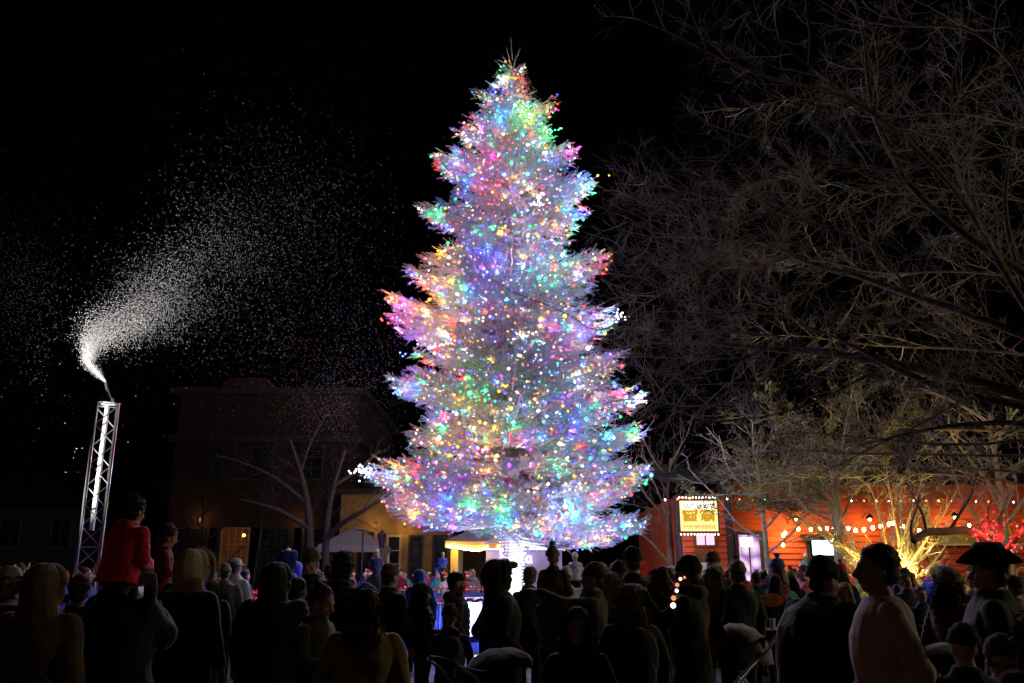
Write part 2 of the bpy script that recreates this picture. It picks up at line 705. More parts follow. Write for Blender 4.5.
# wire
wr = TB()
for k in range(26):
    ph = k * 2 * math.pi / 26
    pts = []
    for j in range(70):
        z = 3.2 + (ZT - 4.2) * j / 69
        p_ = ph + 0.25 * math.sin(j * 0.9 + k)
        rr = crown_R(z, p_) * (0.62 + 0.1 * math.sin(j * 1.7 + k * 2))
        pts.append((math.cos(p_) * rr, TD + math.sin(p_) * rr, z))
    wr.path(pts, [0.006] * 70, 3)
recenter(wr.build('wire', mat('green_wire', (0.03, 0.06, 0.03), 0.5, 0, 1, 0), ls))

# white trunk wrap
wl = empty('trunk_lights', (0, TD, 0))
setp(wl, 'cool white lights wound tightly round the bare trunk of the spruce', 'string lights')
tp = []
for j in range(620):
    z = 0.15 + 3.3 * j / 619
    a = z * 2 * math.pi / 0.085
    tp.append((math.cos(a) * 0.345, math.sin(a) * 0.345, z))
TWM = emat('trunk_bulb', (0.60, 0.58, 1.0), 6, False)
for j in range(3, 620, 7):
    o = link('bulb', bulbs_mesh('bulb', [(0, 0, 0)], 0.013, TWM), wl)
    o.location = tp[j]
o = link('bulbs', bulbs_mesh('bulbs', [tp[j] for j in range(620) if j % 7 != 3], 0.013, TWM), wl)
o['kind'] = 'stuff'
wr = TB()
wr.path([(math.cos(t * 0.4) * 0.335, math.sin(t * 0.4) * 0.335, 0.15 + 3.3 * t / 609) for t in range(610)], [0.006] * 610, 3)
wr.build('wire', mat('white_wire', (0.6, 0.6, 0.62), 0.5, 0, 1, 0), wl)


# floodlights at the foot of the spruce
def flood(loc, tgt, energy, col, label, size=65, strength=30, group=None):
    t = empty('floodlight', loc)
    setp(t, label, 'floodlight', group)
    d = (Vector(tgt) - Vector(loc) - Vector((0, 0, 0.25))).normalized()
    q = d.to_track_quat('-Z', 'Y')
    b = MB()
    b.box((-0.16, -0.10, 0.0), (0.16, 0.10, 0.03))
    b.tube([(-0.17, 0, 0.02), (-0.17, 0, 0.28)], 0.012, 6)
    b.tube([(0.17, 0, 0.02), (0.17, 0, 0.28)], 0.012, 6)
    b.build('bracket', IRON, t)
    b = MB()
    b.M = Matrix.Translation((0, 0, 0.25)) @ q.to_matrix().to_4x4()
    b.box((-0.15, -0.11, -0.02), (0.15, 0.11, 0.08))
    b.build('housing', IRON, t)
    b = MB()
    b.M = Matrix.Translation((0, 0, 0.25)) @ q.to_matrix().to_4x4()
    b.box((-0.13, -0.09, -0.03), (0.13, 0.09, -0.022))
    b.build('lens', emat('flood_' + '%.1f%.1f%.1f' % col, col, strength), t)
    ld = bpy.data.lights.new('flood_beam', 'SPOT')
    ld.energy = energy
    ld.color = col
    ld.spot_size = R(size)
    ld.spot_blend = 0.6
    ld.shadow_soft_size = 0.12
    lo = bpy.data.objects.new('beam', ld)
    COL.objects.link(lo)
    lo.parent = t
    lo.rotation_mode = 'QUATERNION'
    lo.rotation_quaternion = q
    lo.location = Vector((0, 0, 0.25)) + d * 0.06
    return t


flood((2.3, 21.2, 0), (1.3, 25, 4.5), 3000, (0.42, 0.42, 1.0), 'cool white floodlight on the grass right of the spruce trunk', 80, 30, 'floodlights aimed up the spruce')
flood((-2.6, 22.4, 0), (-1.0, 25, 5), 1500, (0.5, 0.5, 1.0), 'violet floodlight on the grass left of the spruce trunk', 80, 30, 'floodlights aimed up the spruce')
flood((0.7, 23.3, 0), (0.05, 25, 1.8), 1500, (0.75, 0.85, 1.0), 'small white floodlight close in front of the spruce trunk', 60, 30, 'floodlights aimed up the spruce')

# ------------------------------------------------------------------ bare trees
TWIG = mat('grey_bark', (0.24, 0.21, 0.185), 0.85, 0.3, 5, 0.5)
TWIG3 = mat('dark_bark', (0.022, 0.017, 0.013), 0.9, 0.3, 5, 0.5)
TWIG2 = mat('brown_bark', (0.11, 0.08, 0.06), 0.9, 0.3, 5, 0.5)


def rnd_perp(d):
    v = rng.normal(0, 1, 3)
    v -= d * np.dot(v, d)
    return v / (np.linalg.norm(v) + 1e-9)


def grow_path(p, d, L, n, wig, up):
    P = [np.array(p)]
    d = np.array(d, dtype=float)
    st = L / n
    for i in range(n):
        d = d + rng.normal(0, wig, 3) + np.array([0, 0, up])
        d /= np.linalg.norm(d)
        P.append(P[-1] + d * st)
    return np.array(P)


def resample(P, step):
    P = np.asarray(P, dtype=float)
    s = np.concatenate([[0], np.cumsum(np.linalg.norm(np.diff(P, axis=0), axis=1))])
    n = max(3, int(s[-1] / step) + 1)
    t = np.linspace(0, s[-1], n)
    # smooth interpolation
    out = np.stack([np.interp(t, s, P[:, i]) for i in range(3)], 1)
    for _ in range(2):
        out[1:-1] = out[1:-1] * 0.5 + (out[:-2] + out[2:]) * 0.25
    return out, s[-1]


def ramify(tb, P, r0, r1, level, cfg, start=0.12):
    """spawn side shoots from path P; cfg list of (spacing, len_lo, len_hi, radius, ang, up, wig)"""
    if level >= len(cfg):
        return
    sp, lo, hi, rad_, ang, up, wig = cfg[level]
    s = np.concatenate([[0], np.cumsum(np.linalg.norm(np.diff(P, axis=0), axis=1))])
    T = s[-1]
    t = T * start
    while t < T:
        f = t / T
        p = np.array([np.interp(t, s, P[:, i]) for i in range(3)])
        k = min(len(P) - 2, max(0, int(np.searchsorted(s, t)) - 1))
        d = P[k + 1] - P[k]
        d /= np.linalg.norm(d) + 1e-9
        a = ang * random.uniform(0.6, 1.3)
        nd = d * math.cos(a) + rnd_perp(d) * math.sin(a)
        L = random.uniform(lo, hi) * (1 - 0.45 * f)
        nseg = 5 if level == 0 else (4 if level == 1 else 3)
        Q = grow_path(p, nd, L, nseg, wig, up)
        tb.path(Q, np.linspace(rad_, rad_ * 0.35, len(Q)), 4 if level == 0 else 3)
        ramify(tb, Q, 0, 0, level + 1, cfg, 0.15)
        t += sp * random.uniform(0.6, 1.4)


big_tree = empty('bare_tree', (9.5, 11.5, 0))
setp(big_tree, 'huge leafless tree whose branches fill the upper right sky', 'tree', 'bare winter trees')
OFF = np.array([9.5, 11.5, 0])
tb = TB()
tw = TB()
TRK = Vector((9.5, 11.5, 0))
trunkP, _ = resample([(9.5, 11.5, 0), (9.6, 11.6, 1.5), (9.3, 11.7, 3.2), (8.9, 11.9, 4.6), (8.6, 12.2, 6.4)], 0.4)
tb.path(trunkP - OFF, np.linspace(0.42, 0.24, len(trunkP)), 12)


def L3(pts):
    return [tuple(at(x, y, D)) for x, y, D in pts]


limb_def = [
    ([(1060, 300, 11.9), (1022, 273, 12), (960, 236, 12.2), (904, 186, 12.6), (888, 150, 12.9), (869, 103, 13.2), (871, 62, 13.5), (859, 0, 13.8), (850, -40, 14)], 0.11, 0.03),
    ([(1040, 330, 11.9), (1010, 280, 12), (997, 248, 11.8), (952, 178, 11.4), (890, 116, 11.0), (836, 83, 10.7), (778, 75, 10.5), (724, 54, 10.3), (674, 25, 10.2), (641, 12, 10)], 0.09, 0.012),
    ([(1022, 285, 12.2), (1003, 220, 12.4), (1003, 166, 12.6), (1014, 132, 12.8), (1030, 90, 13)], 0.07, 0.02),
    ([(985, 250, 12.6), (972, 200, 13), (956, 165, 13.2), (958, 83, 13.6), (972, 33, 14), (981, -20, 14.2)], 0.06, 0.015),
    ([(1080, 400, 11.8), (1022, 394, 12.0), (952, 373, 12.6), (890, 363, 13.4), (832, 352, 14.2), (765, 348, 15.2), (712, 344, 16), (662, 340, 17), (610, 352, 18)], 0.15, 0.02),
    ([(1080, 412, 11.6), (1022, 405, 11.6), (972, 394, 11.9), (915, 378, 12.4), (870, 352, 13), (838, 335, 13.6), (800, 322, 14.2)], 0.11, 0.02),
    ([(1060, 350, 11.8), (1010, 330, 12), (972, 315, 12.6), (910, 294, 13.4), (848, 272, 14.3), (795, 257, 15.2), (757, 237, 16), (700, 238, 17), (650, 230, 18)], 0.10, 0.015),
    ([(1070, 428, 11.5), (1022, 423, 11.8), (972, 425, 12.2), (940, 427, 12.6), (900, 436, 13), (860, 446, 13.6)], 0.07, 0.012),
    ([(904, 186, 12.6), (860, 186, 12.6), (820, 205, 12.4), (770, 218, 12.2), (730, 222, 12), (680, 236, 12)], 0.035, 0.008),
    ([(757, 237, 16), (700, 268, 17), (650, 300, 18.2), (597, 336, 19.3), (570, 316, 19.8), (540, 303, 20.3), (512, 293, 20.6), (492, 280, 21)], 0.040, 0.012),
    ([(868, 103, 13.2), (836, 95, 13), (800, 110, 12.6), (760, 130, 12.2), (720, 160, 12), (690, 190, 12)], 0.035, 0.008),
    ([(1060, 200, 12), (1010, 60, 12), (960, 20, 12), (900, 30, 12.2), (840, 20, 12.4), (780, -20, 12.6)], 0.06, 0.015),
    ([(1060, 140, 12), (1000, 155, 12), (940, 165, 12.2), (880, 170, 12), (830, 160, 12), (780, 165, 12)], 0.04, 0.008),
    ([(795, 257, 15.2), (740, 270, 15), (690, 275, 15), (640, 285, 15.6), (615, 300, 16)], 0.03, 0.008),
    ([(890, 363, 13.4), (840, 390, 13.2), (800, 410, 13.2), (750, 420, 13.6), (700, 425, 14)], 0.035, 0.008),
    ([(765, 348, 15.2), (720, 370, 15.2), (680, 390, 15.6), (650, 400, 16)], 0.03, 0.007),
    ([(972, 394, 11.9), (930, 420, 11.6), (890, 440, 11.6), (850, 455, 12), (820, 470, 12.4)], 0.03, 0.007),
    ([(848, 272, 14.3), (800, 300, 14), (750, 310, 14), (700, 315, 14.6), (660, 318, 15)], 0.03, 0.007),
    ([(1022, 394, 12), (1000, 360, 12.2), (960, 340, 12.6), (930, 320, 13), (900, 320, 13.4)], 0.04, 0.008),
    ([(836, 83, 10.7), (800, 60, 10.8), (770, 30, 11), (740, 0, 11.2)], 0.02, 0.006),
    ([(910, 294, 13.4), (880, 250, 13.2), (850, 230, 13.2), (800, 225, 13.4), (760, 200, 13.6), (720, 190, 14), (670, 195, 14.4), (630, 180, 14.8)], 0.03, 0.007),
]
limb_def += [([(840 - 9 * k, 205 + 22 * k, 13.5 + .2 * k), (780 - 9 * k, 190 + 24 * k, 14.5 + .2 * k), (720 - 6 * k, 200 + 23 * k, 15.5 + .15 * k), (665 - 2 * k, 190 + 23 * k, 16.5), (625 - 1.5 * k, 170 + 26 * k, 17.3)], 0.024, 0.006) for k in range(10)]
limb_def += [([(1040, 130 + 75 * k, 14 + k), (960, 110 + 80 * k, 15 + k), (880, 120 + 76 * k, 16 + k), (800, 95 + 80 * k, 17 + k), (730, 110 + 76 * k, 18 + k)], 0.05, 0.008) for k in range(5)]
limb_def += [([(1040, 440 + 16 * k, 13 + 1.5 * k), (960, 445 + 10 * k, 14 + 1.5 * k), (880, 440 + 12 * k, 15 + 1.5 * k), (800, 430 + 16 * k, 16 + 1.5 * k), (730, 440 + 14 * k, 17 + 1.5 * k)], 0.04, 0.008) for k in range(4)]
cfg = [(0.30, 0.9, 2.0, 0.010, 0.85, 0.02, 0.16), (0.16, 0.35, 0.85, 0.0048, 0.8, 0.02, 0.2), (0.10, 0.14, 0.38, 0.0030, 0.75, 0.0, 0.2)]
for pts, r0, r1 in limb_def:
    P, T = resample(L3(pts), 0.35)
    P = P + np.cumsum(rng.normal(0, 0.012, P.shape), axis=0)
    P = P - OFF
    tb.path(P, np.linspace(r0 * 0.7, r1 * 0.75, len(P)), 8)
    ramify(tw, P, 0, 0, 0, cfg, 0.05)
tb.build('trunk', TWIG2, big_tree)
tw.build('twigs', TWIG, big_tree)
print('twig quads', sum(len(q) for q in tw.Q))


def bare_tree(name, base, h, label, spread=0.8, n_limb=7, trunk_r=0.16, mt=None, first=0.3, cfgx=None, lean=(0, 0), limblen=None, group='bare winter trees', cat='tree'):
    t = empty(name, base)
    setp(t, label, cat, group)
    a, b = TB(), TB()
    P = grow_path((0, 0, 0), (lean[0], lean[1], 1), h * 0.8, 8, 0.05, 0.05)
    a.path(P, np.linspace(trunk_r, trunk_r * 0.3, len(P)), 9)
    cf = cfgx or [(0.5, 0.8, 1.9, 0.018, 0.7, 0.05, 0.15), (0.34, 0.3, 0.9, 0.009, 0.8, 0.03, 0.2), (0.24, 0.15, 0.4, 0.006, 0.8, 0, 0.2)]
    for i in range(n_limb):
        f = first + (0.95 - first) * i / max(1, n_limb - 1)
        k = f * (len(P) - 1)
        p = P[int(k)] + (P[min(len(P) - 1, int(k) + 1)] - P[int(k)]) * (k - int(k))
        ph = i * 2.4 + random.uniform(-.4, .4)
        d = (math.cos(ph) * spread, math.sin(ph) * spread, 0.65)
        L = (limblen or h * 0.5) * (1.1 - 0.6 * f) * random.uniform(0.8, 1.2)
        Q = grow_path(p, d, L, 8, 0.10, 0.03)
        a.path(Q, np.linspace(trunk_r * 0.42, 0.014, len(Q)), 6)
        ramify(b, Q, 0, 0, 0, cf, 0.15)
    ramify(b, P, 0, 0, 0, cf, 0.6)
    a.build('trunk', mt or TWIG2, t)
    b.build('twigs', mt or TWIG, t)
    return t


# left of the spruce, in front of the long building
bt = empty('bare_tree', at(318, 575, 30) * 1.0)
bt.location.z = 0
setp(bt, 'leafless tree with two dark trunks beside the white tent', 'tree', 'bare winter trees')
ox = np.array(bt.location)
a, b = TB(), TB()
cl = [(0.5, 0.9, 2.2, 0.016, 0.7, 0.04, 0.15), (0.4, 0.4, 1.0, 0.009, 0.8, 0.02, 0.2), (0.3, 0.2, 0.45, 0.006, 0.8, 0, 0.2)]
for pts, r0, r1 in [
    ([(310, 590, 30), (310, 540, 30), (308, 500, 30), (300, 470, 30), (290, 440, 30)], 0.19, 0.05),
    ([(324, 590, 30), (326, 540, 30), (328, 510, 30), (335, 480, 30), (345, 450, 30)], 0.16, 0.05),
    ([(326, 540, 30), (340, 522, 29.6), (355, 517, 29.3), (372, 505, 29), (392, 492, 29)], 0.11, 0.05),
    ([(310, 530, 30), (290, 515, 29.5), (270, 505, 29), (240, 500, 29)], 0.10, 0.03),
    ([(308, 505, 30), (280, 480, 30), (250, 465, 30), (215, 455, 30)], 0.09, 0.03),
    ([(335, 485, 30), (360, 470, 30), (380, 450, 30)], 0.07, 0.03),
    ([(300, 475, 30), (310, 440, 30), (330, 410, 30)], 0.06, 0.02)]:
    P, T = resample(L3(pts), 0.4)
    P = P - ox
    P[:, 2] = np.maximum(P[:, 2], 0)
    a.path(P, np.linspace(r0, r1, len(P)), 8)
    ramify(b, P, 0, 0, 0, cl, 0.35)
a.build('trunk', TWIG3, bt)
b.build('twigs', TWIG3, bt)
p = at(253, 570, 34)
bare_tree('bare_tree', (p.x, 34, 0), 7.5, 'slender leafless tree before the lit window of the long building', 0.6, 7, 0.07, TWIG3, 0.35)
p = at(205, 570, 36)
bare_tree('bare_tree', (p.x, 36, 0), 6.0, 'small leafless tree at the dark left corner of the long building', 0.9, 7, 0.08, TWIG3, 0.25)
p = at(672, 570, 31)
bare_tree('bare_tree', (p.x, 31, 0), 7.2, 'bushy leafless tree just left of the lit yellow sign', 0.7, 9, 0.14, TWIG2, 0.25)
p = at(760, 570, 27)
bare_tree('bare_tree', (p.x + 0.4, 27.5, 0), 7.0, 'leafless tree standing before the red building window', 0.9, 9, 0.11, TWIG, 0.4)
p = at(985, 570, 22)
bare_tree('bare_tree', (p.x + 1.2, 23, 0), 7.5, 'leafless tree rising behind the red-lit trunk', 0.9, 10, 0.13, TWIG, 0.35)

# the multi-stemmed tree wound with golden lights
gb = at(889, 566, 20)
gt = empty('shrub_tree', (gb.x, 20, 0))
setp(gt, 'many-stemmed bare tree glowing gold from lights at its base', 'tree', 'bare winter trees')
a, b = TB(), TB()
stems = []
cs = [(0.34, 0.5, 1.3, 0.011, 0.6, 0.05, 0.15), (0.22, 0.25, 0.6, 0.006, 0.7, 0.03, 0.2), (0.16, 0.12, 0.3, 0.004, 0.8, 0, 0.2)]
for i in range(17):
    ph = i * 2.4
    sp = 0.15 + 0.75 * ((i * 0.618) % 1)
    P = grow_path((0.12 * math.cos(ph), 0.12 * math.sin(ph), 0), (math.cos(ph) * sp * 0.30, math.sin(ph) * sp * 0.30, 1), 1.45, 5, 0.03, 0.0)
    Q = grow_path(P[-1], (math.cos(ph) * sp * 1.5, math.sin(ph) * sp, 0.75), random.uniform(1.9, 2.9), 8, 0.08, 0.02)
    W = np.concatenate([P, Q[1:]])
    a.path(W, np.linspace(0.05, 0.012, len(W)), 6)
    ramify(b, W, 0, 0, 0, cs, 0.42)
    stems.append(W)
a.build('trunk', TWIG, gt)
b.build('twigs', TWIG, gt)
gl = empty('golden_lights', (gb.x, 20, 0))
setp(gl, 'dense golden fairy lights wound round the many-stemmed tree base', 'string lights')
GM = emat('golden_bulb', (1.0, 0.78, 0.20), 9, False)
gp = []
for W in stems:
    s = np.concatenate([[0], np.cumsum(np.linalg.norm(np.diff(W, axis=0), axis=1))])
    t = 1.35
    while t < 2.9:
        p = np.array([np.interp(t, s, W[:, i]) for i in range(3)])
        q = p + rng.normal(0, 1, 3) * 0.04
        if random.random() < max(0.08, 1.0 - abs(t - 1.75) * 1.7):
            gp.append(q)
        t += 0.034
gp = np.array(gp)
idx = np.argsort(gp[:, 1])
for i in idx[:100]:
    o = link('bulb', bulbs_mesh('bulb', [(0, 0, 0)], 0.0125, GM), gl)
    o.location = gp[i]
if len(idx) > 100:
    o = link('bulbs', bulbs_mesh('bulbs', gp[idx[100:]], 0.0125, GM), gl)
    o['kind'] = 'stuff'

for k in range(26):
    p_ = gp[rng.integers(len(gp))] + np.array([0, -0.09, 0.02])
    bulb_light(p_, 0, 0, gl, (1.0, 0.70, 0.14), 14.0)
flood((gb.x - 0.1, 19.0, 0), (gb.x, 20.1, 2.6), 2600, (1.0, 0.72, 0.12), 'golden floodlight on the ground in front of the many-stemmed tree', 85, 25)
# red-lit leaning tree at the right edge
RO = at(1012, 590, 18)
rt = empty('red_lit_tree', (RO.x, 18, 0))
setp(rt, 'crooked bare tree with red lights and one long low limb at the right edge', 'tree', 'bare winter trees')
ro = np.array([RO.x, 18, 0])
a, b = TB(), TB()
rpaths = []
for pts, r0, r1 in [
    ([(1014, 640, 18), (1008, 598, 18), (1000, 570, 18), (996, 550, 18)], 0.14, 0.10),
    ([(996, 550, 18), (985, 538, 18), (974, 532, 17.9), (960, 530, 17.7), (940, 532, 17.5), (926, 531, 17.4), (913, 541, 17.3)], 0.085, 0.075),
    ([(996, 550, 18), (1002, 535, 18), (999, 522, 18.1), (1006, 505, 18.3), (1016, 480, 18.6)], 0.08, 0.03),
    ([(998, 560, 18), (1012, 545, 17.8), (1024, 528, 17.7), (1034, 500, 17.7)], 0.07, 0.03),
    ([(926, 531, 17.4), (924, 515, 17.3), (915, 500, 17.2), (905, 480, 17.1)], 0.035, 0.01),
    ([(913, 541, 17.3), (909, 525, 17.2), (918, 508, 17.1), (920, 490, 17)], 0.035, 0.01),
    ([(950, 530, 17.6), (962, 510, 17.5), (975, 490, 17.4), (970, 465, 17.3)], 0.04, 0.01),
    ([(985, 538, 18), (990, 525, 18), (985, 515, 18), (992, 500, 18)], 0.05, 0.02)]:
    P, T = resample(L3(pts), 0.12)
    P = P - ro
    P[:, 2] = np.maximum(P[:, 2], 0)
    a.path(P, np.linspace(r0, r1, len(P)), 8)
    rpaths.append(P)
cr = [(0.22, 0.4, 1.1, 0.011, 0.8, 0.06, 0.18), (0.16, 0.2, 0.5, 0.006, 0.8, 0.03, 0.2), (0.12, 0.1, 0.26, 0.004, 0.8, 0, 0.2)]
for P in rpaths[4:]:
    ramify(b, P, 0, 0, 0, cr, 0.2)
ramify(b, rpaths[1], 0, 0, 0, [(0.4, 0.3, 0.9, 0.011, 0.9, 0.12, 0.18)] + cr[1:], 0.3)
ramify(b, rpaths[2], 0, 0, 0, cr, 0.5)
ramify(b, rpaths[3], 0, 0, 0, cr, 0.5)
a.build('trunk', TWIG2, rt)
b.build('twigs', TWIG, rt)
rl = empty('red_lights', (RO.x, 18, 0))
setp(rl, 'red fairy lights wound round the crooked tree at the right edge', 'string lights')
RM = emat('red_bulb', (1.0, 0.02, 0.03), 5, False)
RM2 = emat('pale_red_bulb', (1.0, 0.25, 0.2), 4, False)
rp = []
for j, (P, dens) in enumerate(zip(rpaths, (1, 0.0, 1, 1, 0, 0, 0, 1))):
    if dens:
        for k in range(0, len(P)):
            for q in range(4 if j != 0 else 6):
                rp.append(P[k] + rnd_perp(np.array([0, 0, 1.0])) * (0.12 if j == 0 else 0.085) + rng.normal(0, 0.03, 3))
for k in range(int(len(rpaths[1]) * 0.38)):
    for q in range(3):
        rp.append(rpaths[1][k] + rng.normal(0, 0.06, 3))
rp = np.array(rp + [p + rng.normal(0, 0.05, 3) for p in rp])
rp = rp[rp[:, 2] < 2.72 + rng.normal(0, 0.12, len(rp))]
idx = np.argsort(rp[:, 1])
for i in idx[:100]:
    o = link('bulb', bulbs_mesh('bulb', [(0, 0, 0)], random.choice((0.015, 0.019, 0.024)), RM if random.random() < 0.8 else RM2), rl)
    o.location = rp[i]
if len(idx) > 100:
    o = link('bulbs', bulbs_mesh('bulbs', rp[idx[100:]], rng.uniform(0.012, 0.024, len(idx) - 100), RM), rl)
    o['kind'] = 'stuff'

for k in range(22):
    p_ = rp[rng.integers(len(rp))] + np.array([0, -0.09, 0.02])
    bulb_light(p_, 4, 0, rl, (1.0, 0.03, 0.03), 5.0)

# leafy tree with the yellow-lit trunk
LEAF = mat('olive_leaves', (0.12, 0.105, 0.03), 0.6, 0.5, 0.8, 0, spec=0.3)
lt_b = at(842, 575, 25)
ltree = empty('leafy_tree', (lt_b.x, 25, 0))
setp(ltree, 'olive-leaved tree with straight gold-lit trunk before the red building', 'tree')
a, b = TB(), TB()
P = grow_path((0, 0, 0), (0, 0, 1), 4.2, 8, 0.015, 0.05)
a.path(P, np.linspace(0.20, 0.12, len(P)), 10)
lv = []
for i in range(22):
    ph = i * 2.4
    z = 3.0 + 1.3 * ((i * 0.37) % 1)
    dx_ = math.cos(ph) * 1.0 - 0.5
    Q = grow_path((0, 0, z), (dx_, math.sin(ph) * 0.8, 0.5), random.uniform(2.2, 4.6), 9, 0.13, 0.0)
    a.path(Q, np.linspace(0.045, 0.012, len(Q)), 5)
    c0 = b.n
    nb = len(b.V)
    ramify(b, Q, 0, 0, 0, [(0.3, 0.5, 1.2, 0.010, 0.8, 0.0, 0.18), (0.25, 0.2, 0.5, 0.005, 0.8, 0, 0.2)], 0.3)
    for ring in b.V[nb:]:
        lv.append(ring[::3])
a.build('trunk', TWIG, ltree)
b.build('twigs', TWIG, ltree)
lv = np.concatenate(lv)
lv = lv[rng.random(len(lv)) < 0.75]
lv = np.repeat(lv, 5, axis=0) + rng.normal(0, 0.07, (len(lv) * 5, 3))


def leaves(pts, size, m, parent, name='crown'):
    n = len(pts)
    d = rng.normal(0, 1, (n, 3))
    d /= np.linalg.norm(d, axis=1)[:, None]
    e = np.cross(d, rng.normal(0, 1, (n, 3)))
    e /= np.linalg.norm(e, axis=1)[:, None]
    s = size * rng.uniform(0.6, 1.3, (n, 1))
    V = np.stack([pts - d * s, pts + e * s * 0.45, pts + d * s, pts - e * s * 0.45], 1).reshape(-1, 3)
    Fq = np.arange(n * 4).reshape(-1, 4)
    return link(name, np_mesh(name, V, Fq, m), parent)


leaves(lv, 0.05, LEAF, ltree)
print('leaves', len(lv))

# ------------------------------------------------------------------ buildings
RED = mat('red_clapboard', (0.46, 0.075, 0.028), 0.6, 0.15, 2.5, 0.2)
DARKTRIM = mat('dark_trim', (0.03, 0.022, 0.035), 0.6, 0.2, 4, 0.05)
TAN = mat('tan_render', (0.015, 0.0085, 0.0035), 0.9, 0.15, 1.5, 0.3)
CREAM = mat('cream_trim', (0.28, 0.22, 0.14), 0.7, 0.1, 3, 0.05)
SHUT = mat('black_shutter', (0.012, 0.014, 0.013), 0.6, 0.1, 3, 0.05)
ROOF = mat('dark_shingle', (0.008, 0.008, 0.008), 0.9, 0.3, 6, 0.5)
DGLASS = mat('dark_glass', (0.01, 0.012, 0.018), 0.08, 0.1, 2, 0.0, spec=0.8)
WHITEP = mat('white_board', (0.75, 0.75, 0.78), 0.6, 0.05, 2, 0.05)


def clap(mb, x0, x1, z0, z1, y, step=0.2, t=0.055):
    """lapped boards facing -y"""
    z = z0
    while z < z1 - 0.01:
        h = min(step, z1 - z)
        mb.poly([(x0, y - t, z), (x1, y - t, z), (x1, y, z), (x0, y, z), (x0, y - 0.012, z + h - 0.035), (x1, y - 0.012, z + h - 0.035), (x1, y + 0.02, z + h - 0.035), (x0, y + 0.02, z + h - 0.035)],
                [(0, 3, 2, 1), (4, 5, 6, 7), (0, 1, 5, 4), (1, 2, 6, 5), (2, 3, 7, 6), (3, 0, 4, 7)])
        z += step


def window(parent, x0, x1, z0, z1, y, pane_m, frame_m, cols=2, rows=2, fw=0.08, name='window', sill=True):
    b = MB()
    b.box((x0 - fw, y - 0.09, z0 - fw), (x0, y - 0.004, z1 + fw))
    b.box((x1, y - 0.09, z0 - fw), (x1 + fw, y - 0.004, z1 + fw))
    b.box((x0 + 0.001, y - 0.087, z1), (x1 - 0.001, y - 0.004, z1 + fw))
    b.box((x0 + 0.001, y - 0.087, z0 - fw), (x1 - 0.001, y - 0.004, z0))
    mw = 0.022
    for i in range(1, cols):
        x = x0 + (x1 - x0) * i / cols
        b.box((x - mw, y - 0.065, z0), (x + mw, y - 0.045, z1))
    for j in range(1, rows):
        z = z0 + (z1 - z0) * j / rows
        b.box((x0, y - 0.062, z - mw), (x1, y - 0.048, z + mw))
    if sill:
        b.box((x0 - fw * 1.4, y - 0.16, z0 - fw - 0.05), (x1 + fw * 1.4, y - 0.004, z0 - fw - 0.002))
    w_ = b.build(name, frame_m, parent)
    p = MB()
    p.box((x0 - 0.002, y - 0.040, z0 - 0.002), (x1 + 0.002, y - 0.036, z1 + 0.002))
    p.build('pane', pane_m, w_)
    return w_


def wx(px, D, py=560):
    return at(px, py, D).x


def wz(py, D):
    return at(512, py, D).z


# red shop
RD = 31.0
red = empty('red_building', (0, RD, 0))
setp(red, 'low red clapboard shop with orange-lit wall and bright windows', 'building')
top = 4.75
b = MB()
xL = wx(680, RD - 1)
xM = wx(724, RD)
xR = 34
clap(b, xM + 0.12, xR, 0.14, top, 0)
b.box((xM + 0.13, 0.021, 0), (xR - 0.01, 9, top))
b.build('wall', RED, red)
b = MB()
clap(b, xL, xM - 0.12, 0.14, top - 0.5, -1.0)
b.box((xL + 0.005, -0.979, 0), (xM - 0.125, 8.5, top - 0.5))
b.build('entrance_wall', RED, red)
b = MB()
b.box((xM - 0.118, -1.1, 0), (xM + 0.115, 0.3, top))
b.box((xL - 0.12, -1.08, 0), (xL - 0.003, -0.9, top - 0.5))
b.build('corner_board', DARKTRIM, red)
b = MB()
x0, x1 = xL - 0.6, xR + 0.5
b.poly([(x0, -1.7, top - 0.1), (x1, -1.7, top - 0.1), (x1, 4.5, top + 1.1), (x0, 4.5, top + 1.1), (x1, 9.5, top + 0.0), (x0, 9.5, top + 0.0),
        (x0, -1.7, top + 0.08), (x1, -1.7, top + 0.08), (x1, 4.5, top + 1.28), (x0, 4.5, top + 1.28), (x1, 9.5, top + 0.18), (x0, 9.5, top + 0.18)],
       [(0, 3, 2, 1), (3, 5, 4, 2), (6, 7, 8, 9), (9, 8, 10, 11), (0, 1, 7, 6), (5, 11, 10, 4), (0, 6, 9, 3), (3, 9, 11, 5), (1, 2, 8, 7), (2, 4, 10, 8)])
b.build('roof', ROOF, red)
PANE_P = bpy.data.materials.new('lit_shop_window')
PANE_P.use_nodes = True
nt = PANE_P.node_tree
nt.nodes.remove(nt.nodes['Principled BSDF'])
e = nt.nodes.new('ShaderNodeEmission')
tc = nt.nodes.new('ShaderNodeTexCoord')
vo = nt.nodes.new('ShaderNodeTexVoronoi')
vo.inputs['Scale'].default_value = 3.2
rp_ = nt.nodes.new('ShaderNodeValToRGB')
rp_.color_ramp.elements[0].color = (1.0, 0.75, 0.95, 1)
rp_.color_ramp.elements[1].color = (0.35, 0.16, 0.45, 1)
rp_.color_ramp.elements[0].position = 0.25
rp_.color_ramp.elements[1].position = 0.75
nt.links.new(tc.outputs['Object'], vo.inputs[0])
nt.links.new(vo.outputs['Distance'], rp_.inputs[0])
nt.links.new(rp_.outputs[0], e.inputs[0])
e.inputs[1].default_value = 1.1
nt.links.new(e.outputs[0], nt.nodes['Material Output'].inputs[0])
